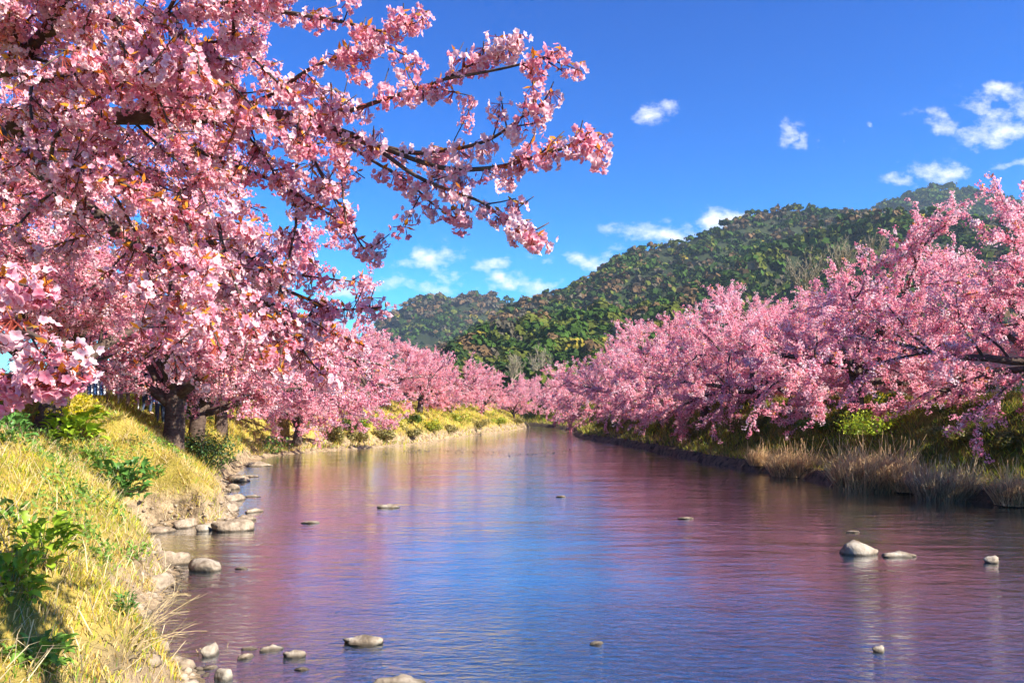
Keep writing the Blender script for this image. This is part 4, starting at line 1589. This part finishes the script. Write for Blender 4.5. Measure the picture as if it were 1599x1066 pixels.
for i, (a, b, w_, h_, fl, pal, lb) in enumerate([
        (1395, 676, 190, 46, 0.10, YG_SUNLIT, 'bright yellow green grass clump with sunlight painted into its colour on the right bank'),
        (1385, 640, 44, 34, 0.35, MID, 'rapeseed plant with small yellow flowers on the right bank'),
        (1290, 668, 90, 22, 0.0, MID, 'green herb patch left of the bright clump on the right bank'),
        (1180, 672, 110, 26, 0.0, OL, 'olive tussock below the third right cherry tree'), (1090, 682, 90, 22, 0.0, OL, 'olive tussock below the fourth right cherry tree'),
        (1010, 676, 70, 22, 0.05, YG, 'yellowish tussock below the fifth right cherry tree'), (950, 672, 50, 22, 0.0, OL, 'olive tussock at the right bank corner'),
        (1500, 690, 120, 30, 0.0, OL, 'dark olive bracken patch above the right reeds'), (1580, 700, 80, 36, 0.0, OL, 'olive bracken at the right edge of the picture'),
        (880, 660, 40, 12, 0.0, MID, 'green bush on the far bank at the bend')]):
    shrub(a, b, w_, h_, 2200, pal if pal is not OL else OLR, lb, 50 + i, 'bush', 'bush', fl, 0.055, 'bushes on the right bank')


def reed(px, py, wpx, hpx, n, label, seed, col=(0.66, 0.46, 0.25)):
    r = np.random.default_rng(seed)
    x, y, z = find_left(px, py)
    w, h = wpx / FPX * y, hpx / FPX * y
    o = thing('reed_clump', label, 'dry reeds', (x, y, z - 0.05), group='dry reed clumps on the right shore')
    g = Geo()
    a = r.uniform(0, 2 * PI, n)
    q = np.sqrt(r.random(n))
    bx, by = np.cos(a) * q * w * 0.42, np.sin(a) * q * w * 0.3
    cols = np.array(col) * r.uniform(0.35, 1.35, (n, 1))
    put_blades(g, bx, by, np.zeros(n), r, h * 0.85, 0.02, cols, seg=2, lean=0.95)
    tag(g.obj('blade', M_GRASS, o), kind='stuff')
    st = Geo()
    for k in range(int(n * 0.03)):
        p = (r.uniform(-0.42, 0.42) * w, r.uniform(-0.25, 0.25) * w, 0)
        lp = grow(r, p, (r.normal() * 0.25, r.normal() * 0.2, 1), h * r.uniform(0.6, 1.2), 4, 0.1, 0)
        tube(st, lp, np.linspace(0.012, 0.005, 5), 3, np.array(col) * r.uniform(0.9, 1.4))
    tag(st.obj('stalk', M_GRASS, o), kind='stuff')


reed(1240, 742, 84, 54, 2300, 'dry tan reed clump left of the bare patch on the right shore', 1)
reed(1184, 730, 30, 40, 600, 'small leftmost dry reed clump on the right shore', 2)
reed(1365, 764, 140, 80, 4600, 'largest dry reed clump in the middle of the right shore', 3)
reed(1480, 778, 110, 64, 3000, 'dry reed clump right of the largest one on the right shore', 4, (0.46, 0.36, 0.23))
reed(1588, 788, 70, 66, 1500, 'dry reed clump cut by the right edge of the picture', 5)
reed(1425, 768, 70, 58, 1100, 'low leaning reeds between the two largest clumps', 6)


def dry_stems(px, py, n, h, label, seed, lean):
    r = np.random.default_rng(seed)
    x, y, z = find_left(px, py)
    o = thing('dry_weed', label, 'dry weed', (x, y, z - 0.03))
    for k in range(n):
        g = Geo()
        lp = grow(r, (r.normal() * 0.08, r.normal() * 0.08, 0), np.array(lean) + r.normal(size=3) * 0.28, h * r.uniform(0.6, 1.2), 8, 0.07, -0.05)
        tube(g, lp, np.linspace(0.006, 0.002, 9), 4, np.array((0.62, 0.48, 0.26)) * r.uniform(0.7, 1.15))
        for q in range(3):
            p, d = along(lp, r.uniform(0.3, 0.9))
            tube(g, grow(r, p, side_dir(r, d, 0.5), h * 0.25, 3, 0.1, 0), [0.003, 0.002, 0.002, 0.001], 3, (0.6, 0.47, 0.27))
        g.obj('stem', M_GRASS, o)


dry_stems(200, 1010, 14, 0.75, 'pale dry weed stems leaning out over the water at lower left', 3, (0.6, 0.2, 0.9))
dry_stems(250, 930, 8, 0.4, 'dry roots hanging at the tip of the earth point', 4, (0.8, -0.1, 0.3))
dry_stems(330, 1015, 6, 0.12, 'wisp of yellow dry grass caught on the rounded foreground stone', 5, (-0.2, 0, 1))

# ------------------------------------------------------------------ bare trees on the hillside and above the right row
def bare_tree(px, py_base, d, h, label, seed):
    r = np.random.default_rng(seed)
    b = P(px, py_base, d)
    o = thing('bare_tree', label, 'bare tree', b, group='bare trees in front of the hills')
    g = Geo()
    tp = grow(r, (0, 0, -1), (0, 0, 1), h * 0.4, 5, 0.05, 0)
    tube(g, tp, np.linspace(0.035, 0.02, 6) * h, 6)
    g.obj('trunk', M_BARE, o, smooth=True)
    for k in range(9):
        g = Geo()
        p, dd = along(tp, r.uniform(0.5, 1))
        lp = grow(r, p, side_dir(r, dd, r.uniform(0.3, 0.8), 0.2), h * r.uniform(0.4, 0.62), 6, 0.1, 0.06)
        tube(g, lp, np.linspace(0.012, 0.004, 7) * h, 5)
        for q in range(11):
            p2, d2 = along(lp, r.uniform(0.2, 1))
            l2 = grow(r, p2, side_dir(r, d2, r.uniform(0.3, 0.8), 0.15), h * r.uniform(0.13, 0.26), 4, 0.12, 0.05)
            tube(g, l2, np.linspace(0.005, 0.0022, 5) * h, 3)
            for s in range(5):
                p3, d3 = along(l2, r.uniform(0.2, 1))
                tube(g, grow(r, p3, side_dir(r, d3, r.uniform(0.3, 0.8), 0.1), h * r.uniform(0.05, 0.12), 2, 0.12, 0.05), np.array([0.0028, 0.002, 0.0015]) * h, 3)
        g.obj('branch', M_BARE, o)


M_BARE = noise_mat('bare_bark', [(0.35, (0.20, 0.16, 0.11)), (0.65, (0.36, 0.30, 0.21))], scale=2, bump=0.0)
bare_tree(1262, 480, 120, 9.5, 'pale bare tree rising behind the middle right cherry trees', 1)
bare_tree(1322, 455, 105, 7.5, 'second pale bare tree behind the right cherry trees', 2)
bare_tree(1360, 425, 110, 6, 'small bare tree against the dark spur', 3)
bare_tree(800, 607, 215, 11, 'grey bare tree on the low hill at the bend', 4)
bare_tree(846, 604, 230, 12, 'round topped bare tree right of the other one at the bend', 5)

# ------------------------------------------------------------------ hedges, wall and house behind the right trees
def hedge(x, y, z, L_, h, w, rz, label, seed):
    r = np.random.default_rng(seed)
    o = thing('hedge', label, 'hedge', (x, y, z), rz, group='clipped hedges on top of the right bank')
    n = int(L_ * h * 420)
    c = np.stack([r.uniform(-0.5, 0.5, n) * L_, r.uniform(-0.5, 0.5, n) * w, r.uniform(0, 1, n) * h], -1)
    f = r.integers(0, 4, n)
    c[f == 0, 1] = -w / 2
    c[f == 1, 2] = h
    c[f == 2, 1] = w / 2
    c += r.normal(size=(n, 3)) * 0.05
    nr = norm(rand_unit(n, r) + np.where((f == 1)[:, None], np.array([0, 0, 1.2]), np.array([0, -1.0, 0])))
    a = norm(np.cross(nr, rand_unit(n, r)))
    b = np.cross(nr, a)
    s = 0.05 * r.uniform(0.6, 1.5, (n, 1))
    q = np.stack([c - a * s, c - b * s * 0.6, c + a * s, c + b * s * 0.6], 1).reshape(-1, 3)
    pal = np.array([(0.03, 0.07, 0.012), (0.06, 0.10, 0.015), (0.11, 0.13, 0.02)])
    g = Geo()
    g.add(q, np.arange(len(q)).reshape(-1, 4), np.repeat(pal[r.integers(0, 3, n)], 4, 0))
    tag(g.obj('foliage', M_PLANT, o), kind='stuff')
    g = Geo()
    for k in range(int(L_ / 0.5)):
        tube(g, [((k + 0.5) * 0.5 - L_ / 2, 0, -0.1), ((k + 0.5) * 0.5 - L_ / 2 + 0.05, 0.03, h * 0.9)], [0.03, 0.02], 5, (0.08, 0.06, 0.04))
    g.obj('stem', M_GRASS, o)


for i, (x, y, L_, h, rz, lb) in enumerate([(22.5, 34.5, 7, 1.35, -1.0, 'dark clipped hedge at the right edge behind the hanging blossoms'),
                                           (18.9, 40.5, 5.5, 1.2, -1.15, 'mossy hedge behind the bright grass clump on the right bank'),
                                           (17.4, 49.0, 8, 1.1, -1.3, 'long low hedge behind the middle right cherry trees')]):
    hedge(x, y, ground_z(x, y) - 0.03, L_, h, 0.9, rz, lb, i)


def box(g, x0, x1, y0, y1, z0, z1):
    V = [(x0, y0, z0), (x1, y0, z0), (x1, y1, z0), (x0, y1, z0), (x0, y0, z1), (x1, y0, z1), (x1, y1, z1), (x0, y1, z1)]
    g.add(V, [[0, 3, 2, 1], [4, 5, 6, 7], [0, 1, 5, 4], [1, 2, 6, 5], [2, 3, 7, 6], [3, 0, 4, 7]])


M_PLASTER = noise_mat('grey_plaster', [(0.35, (0.40, 0.40, 0.42)), (0.65, (0.52, 0.52, 0.54))], scale=1.5, bump=0.1)
M_ROOF = noise_mat('grey_roof_tiles', [(0.35, (0.10, 0.10, 0.11)), (0.65, (0.2, 0.2, 0.21))], scale=3, bump=0.3)
M_GLASS = plain_mat('dark_glass', (0.05, 0.06, 0.07), 0.15)
M_WHITE = plain_mat('white_paint', (0.78, 0.78, 0.76))
M_TIMBER = plain_mat('brown_timber', (0.22, 0.13, 0.07))


def house(x, y, rz, w, dpt, h, label):
    z = ground_z(x, y) - 0.1
    o = thing('house', label, 'house', (x, y, z), rz, group='houses behind the right bank')
    g = Geo()
    box(g, -w / 2, w / 2, -dpt / 2, dpt / 2, 0, h)
    g.obj('wall', M_PLASTER, o)
    g = Geo()
    e = 0.5
    V = [(-w / 2 - e, -dpt / 2 - e, h + 0.02), (w / 2 + e, -dpt / 2 - e, h + 0.02), (w / 2 + e, dpt / 2 + e, h + 0.02), (-w / 2 - e, dpt / 2 + e, h + 0.02), (-w / 2 - e, 0, h + 1.5), (w / 2 + e, 0, h + 1.5)]
    g.add(V, [[0, 1, 5, 4], [2, 3, 4, 5], [0, 3, 2, 1]])
    g.add(V, [[0, 4, 3], [1, 2, 5]])
    g.obj('roof', M_ROOF, o)
    for k in range(3):
        for side in (-1, 1):
            cx = (k - 1) * w / 3.3
            g = Geo()
            ys = side * (dpt / 2 + 0.02)
            box(g, cx - 0.75, cx + 0.75, min(ys, ys - side * 0.1), max(ys, ys - side * 0.1), 1.0, 2.1)
            wn = g.obj('window', M_GLASS, o)
            g = Geo()
            yf = side * (dpt / 2 + 0.03)
            y0, y1 = min(yf, yf + side * 0.04), max(yf, yf + side * 0.04)
            box(g, cx - 0.83, cx - 0.75, y0, y1, 0.92, 2.18)
            box(g, cx + 0.75, cx + 0.83, y0, y1, 0.92, 2.18)
            box(g, cx - 0.75, cx + 0.75, y0, y1, 0.92, 1.0)
            box(g, cx - 0.75, cx + 0.75, y0, y1, 2.1, 2.18)
            box(g, cx - 0.03, cx + 0.03, y0, y1, 1.0, 2.1)
            g.obj('frame', M_WHITE, wn)


house(31, 47, 0.9, 9, 6, 3.0, 'pale grey house glimpsed through the branches at the right edge')
house(25, 56, 0.8, 8, 6, 2.8, 'pale grey house glimpsed behind the second right cherry tree')

# ------------------------------------------------------------------ the path on the left bank: board, curtain, railing, people
def left_path():
    x, y = -13.1, 24.0
    p = P(112, 590, 23.2)
    zg = ground_z(p[0], p[1])
    o = thing('notice_board', 'white notice board on posts between the left bank tree trunks', 'notice board', (p[0], p[1], zg))
    g = Geo()
    top = CAMH + (HY - 556) / FPX * 23.2 - zg
    bot = CAMH + (HY - 592) / FPX * 23.2 - zg
    box(g, -0.24, 0.24, -0.02, 0.02, bot, top)
    g.obj('panel', M_WHITE, o)
    for s in (-0.2, 0.2):
        g = Geo()
        box(g, s - 0.03, s + 0.03, 0.022, 0.08, -0.1, top - 0.05)
        g.obj('post', M_TIMBER, o)
    # blue and white striped curtain of a stall
    p = P(141, 610, 26.0)
    zg = ground_z(p[0], p[1])
    o = thing('striped_curtain', 'blue and white striped stall curtain behind the yellow flowers on the left bank', 'curtain', (p[0], p[1], zg))
    for k in range(10):
        g = Geo()
        x0 = -0.5 + k * 0.1
        for q in range(2):
            a0, a1 = x0 + q * 0.05, x0 + (q + 1) * 0.05
            yy = 0.03 * (1 if q else -1)
            g.add([(a0, -yy, 0.15), (a1, yy, 0.15), (a1, yy, 1.35), (a0, -yy, 1.35)], [[0, 1, 2, 3]])
        g.obj('stripe', M_CLOTH[k % 2], o)
    g = Geo()
    tube(g, [(-0.55, 0, 1.36), (0.55, 0, 1.36)], [0.02, 0.02], 6)
    tube(g, [(-0.55, 0, -0.1), (-0.55, 0, 1.36)], [0.02, 0.02], 6)
    tube(g, [(0.55, 0, -0.1), (0.55, 0, 1.36)], [0.02, 0.02], 6)
    g.obj('frame', M_TIMBER, o)
    # low railing along the path
    a, b = P(185, 606, 29.5), P(330, 622, 40.0)
    z0 = ground_z(a[0], a[1])
    o = thing('railing', 'thin pale railing along the left bank path', 'railing', (a[0], a[1], z0))
    v = np.array([b[0] - a[0], b[1] - a[1], 0])
    for hh in (0.45, 0.85):
        g = Geo()
        tube(g, [np.array([0, 0, hh]), v + np.array([0, 0, hh])], [0.02, 0.02], 6)
        g.obj('rail', M_WHITE, o)
    for k in range(7):
        g = Geo()
        q = v * k / 6
        tube(g, [q + np.array([0, 0, -0.2]), q + np.array([0, 0, 0.9])], [0.03, 0.03], 6)
        g.obj('post', M_WHITE, o)


M_CLOTH = [plain_mat('blue_cloth', (0.06, 0.13, 0.32)), plain_mat('white_cloth', (0.7, 0.74, 0.8))]
left_path()


def skin_mesh(name, verts, edges, radii, mat, parent, sub=2):
    me = bpy.data.meshes.new(name)
    me.from_pydata(verts, edges, [])
    o = link(name, me, mat, parent)
    md = o.modifiers.new('skin', 'SKIN')
    md.use_smooth_shade = True
    for i, rr in enumerate(radii):
        me.skin_vertices[0].data[i].radius = rr if isinstance(rr, tuple) else (rr, rr)
    me.skin_vertices[0].data[0].use_root = True
    o.modifiers.new('subdivision', 'SUBSURF').levels = sub
    o.modifiers['subdivision'].render_levels = sub
    return o


def person(px, py, d, rz, top, legs, hair, label, step=0.12, height=1.65):
    p = P(px, py, d)
    z = ground_z(p[0], p[1])
    o = thing('person', label, 'person', (p[0], p[1], z), rz, height / 1.7, group='people strolling under the left bank trees')
    J = {'pel': (0, 0, 0.95), 'wai': (0, 0, 1.10), 'che': (0, 0.01, 1.30), 'nek': (0, 0, 1.46), 'hd0': (0, 0.01, 1.53), 'hd1': (0, 0.02, 1.60), 'hd2': (0, 0.02, 1.68),
         'ls': (-0.18, 0, 1.40), 'le': (-0.24, 0.03, 1.13), 'lw': (-0.23, -0.08, 0.90), 'lh': (-0.22, -0.11, 0.80), 'rs': (0.18, 0, 1.40), 're': (0.24, 0.03, 1.13),
         'rw': (0.22, -0.12, 0.93), 'rh': (0.21, -0.17, 0.84), 'lp': (-0.10, 0, 0.90), 'lk': (-0.11, -step, 0.50), 'la': (-0.11, -step * 0.6, 0.08), 'lt': (-0.12, -step * 0.6 - 0.17, 0.03),
         'rp': (0.10, 0, 0.90), 'rk': (0.11, step * 0.3, 0.50), 'ra': (0.11, step * 1.5, 0.08), 'rt': (0.12, step * 1.5 - 0.17, 0.03)}

    def sub(keys, edges, rad, name, mat):
        idx = {k: i for i, k in enumerate(keys)}
        skin_mesh(name, [J[k] for k in keys], [(idx[a], idx[b]) for a, b in edges], rad, mat, o)
    sub(['pel', 'wai', 'che', 'nek', 'hd0', 'hd1', 'hd2', 'ls', 'le', 'lw', 'lh', 'rs', 're', 'rw', 'rh', 'lp', 'lk', 'la', 'lt', 'rp', 'rk', 'ra', 'rt'],
        [('pel', 'wai'), ('wai', 'che'), ('che', 'nek'), ('nek', 'hd0'), ('hd0', 'hd1'), ('hd1', 'hd2'), ('che', 'ls'), ('ls', 'le'), ('le', 'lw'), ('lw', 'lh'), ('che', 'rs'),
         ('rs', 're'), ('re', 'rw'), ('rw', 'rh'), ('pel', 'lp'), ('lp', 'lk'), ('lk', 'la'), ('la', 'lt'), ('pel', 'rp'), ('rp', 'rk'), ('rk', 'ra'), ('ra', 'rt')],
        [0.12, 0.11, 0.13, 0.055, 0.075, 0.095, 0.07, 0.055, 0.04, 0.03, 0.035, 0.055, 0.04, 0.03, 0.035, 0.085, 0.06, 0.04, 0.035, 0.085, 0.06, 0.04, 0.035], 'body', M_SKIN)
    sub(['pel', 'wai', 'che', 'ls', 'le', 'lw', 'rs', 're', 'rw'],
        [('pel', 'wai'), ('wai', 'che'), ('che', 'ls'), ('ls', 'le'), ('le', 'lw'), ('che', 'rs'), ('rs', 're'), ('re', 'rw')],
        [(0.17, 0.14), (0.16, 0.13), (0.18, 0.14), 0.085, 0.07, 0.055, 0.085, 0.07, 0.055], 'jacket', top)
    sub(['pel', 'lp', 'lk', 'la', 'rp', 'rk', 'ra'], [('pel', 'lp'), ('lp', 'lk'), ('lk', 'la'), ('pel', 'rp'), ('rp', 'rk'), ('rk', 'ra')],
        [(0.15, 0.125), 0.105, 0.082, 0.065, 0.105, 0.082, 0.065], 'trousers', legs)
    me = bpy.data.meshes.new('hair')
    skin_mesh('hair', [(0, 0.05, 1.58), (0, 0.06, 1.66), (0, 0.01, 1.72)], [(0, 1), (1, 2)], [0.085, 0.10, 0.085], hair, o)


M_SKIN = plain_mat('skin', (0.60, 0.38, 0.28))
M_HAIR = plain_mat('dark_hair', (0.02, 0.015, 0.012))
M_NAVY = plain_mat('navy_jacket', (0.04, 0.08, 0.26))
M_GREY = plain_mat('pale_grey_jacket', (0.55, 0.56, 0.6))
M_BEIGE = plain_mat('beige_trousers', (0.5, 0.38, 0.3))
M_JEAN = plain_mat('dark_trousers', (0.05, 0.07, 0.13))
person(250, 605, 31.5, 0.4, M_NAVY, M_JEAN, M_HAIR, 'person in a blue jacket standing behind the railing')
person(229, 605, 32.5, 2.6, M_GREY, M_JEAN, M_HAIR, 'person in a pale grey jacket left of the blue jacket')
person(194, 606, 31.0, 3.4, M_GREY, M_BEIGE, M_HAIR, 'person in beige trousers under the blossoms beside the thickest trunk', 0.2)

# ------------------------------------------------------------------ valley haze
def haze():
    g = Geo()
    box(g, -6100, 6100, -3100, 7100, -5, 440)
    m, nt, N, L = new_mat('valley_haze')
    out = N('ShaderNodeOutputMaterial')
    v = N('ShaderNodeVolumePrincipled')
    v.inputs['Color'].default_value = (0.62, 0.78, 1.0, 1)
    v.inputs['Density'].default_value = 0.0001
    v.inputs['Anisotropy'].default_value = 0.1
    L(v.outputs[0], out.inputs['Volume'])
    tag(g.obj('haze', m), 'faint blue haze filling the valley', 'haze', kind='stuff')


haze()
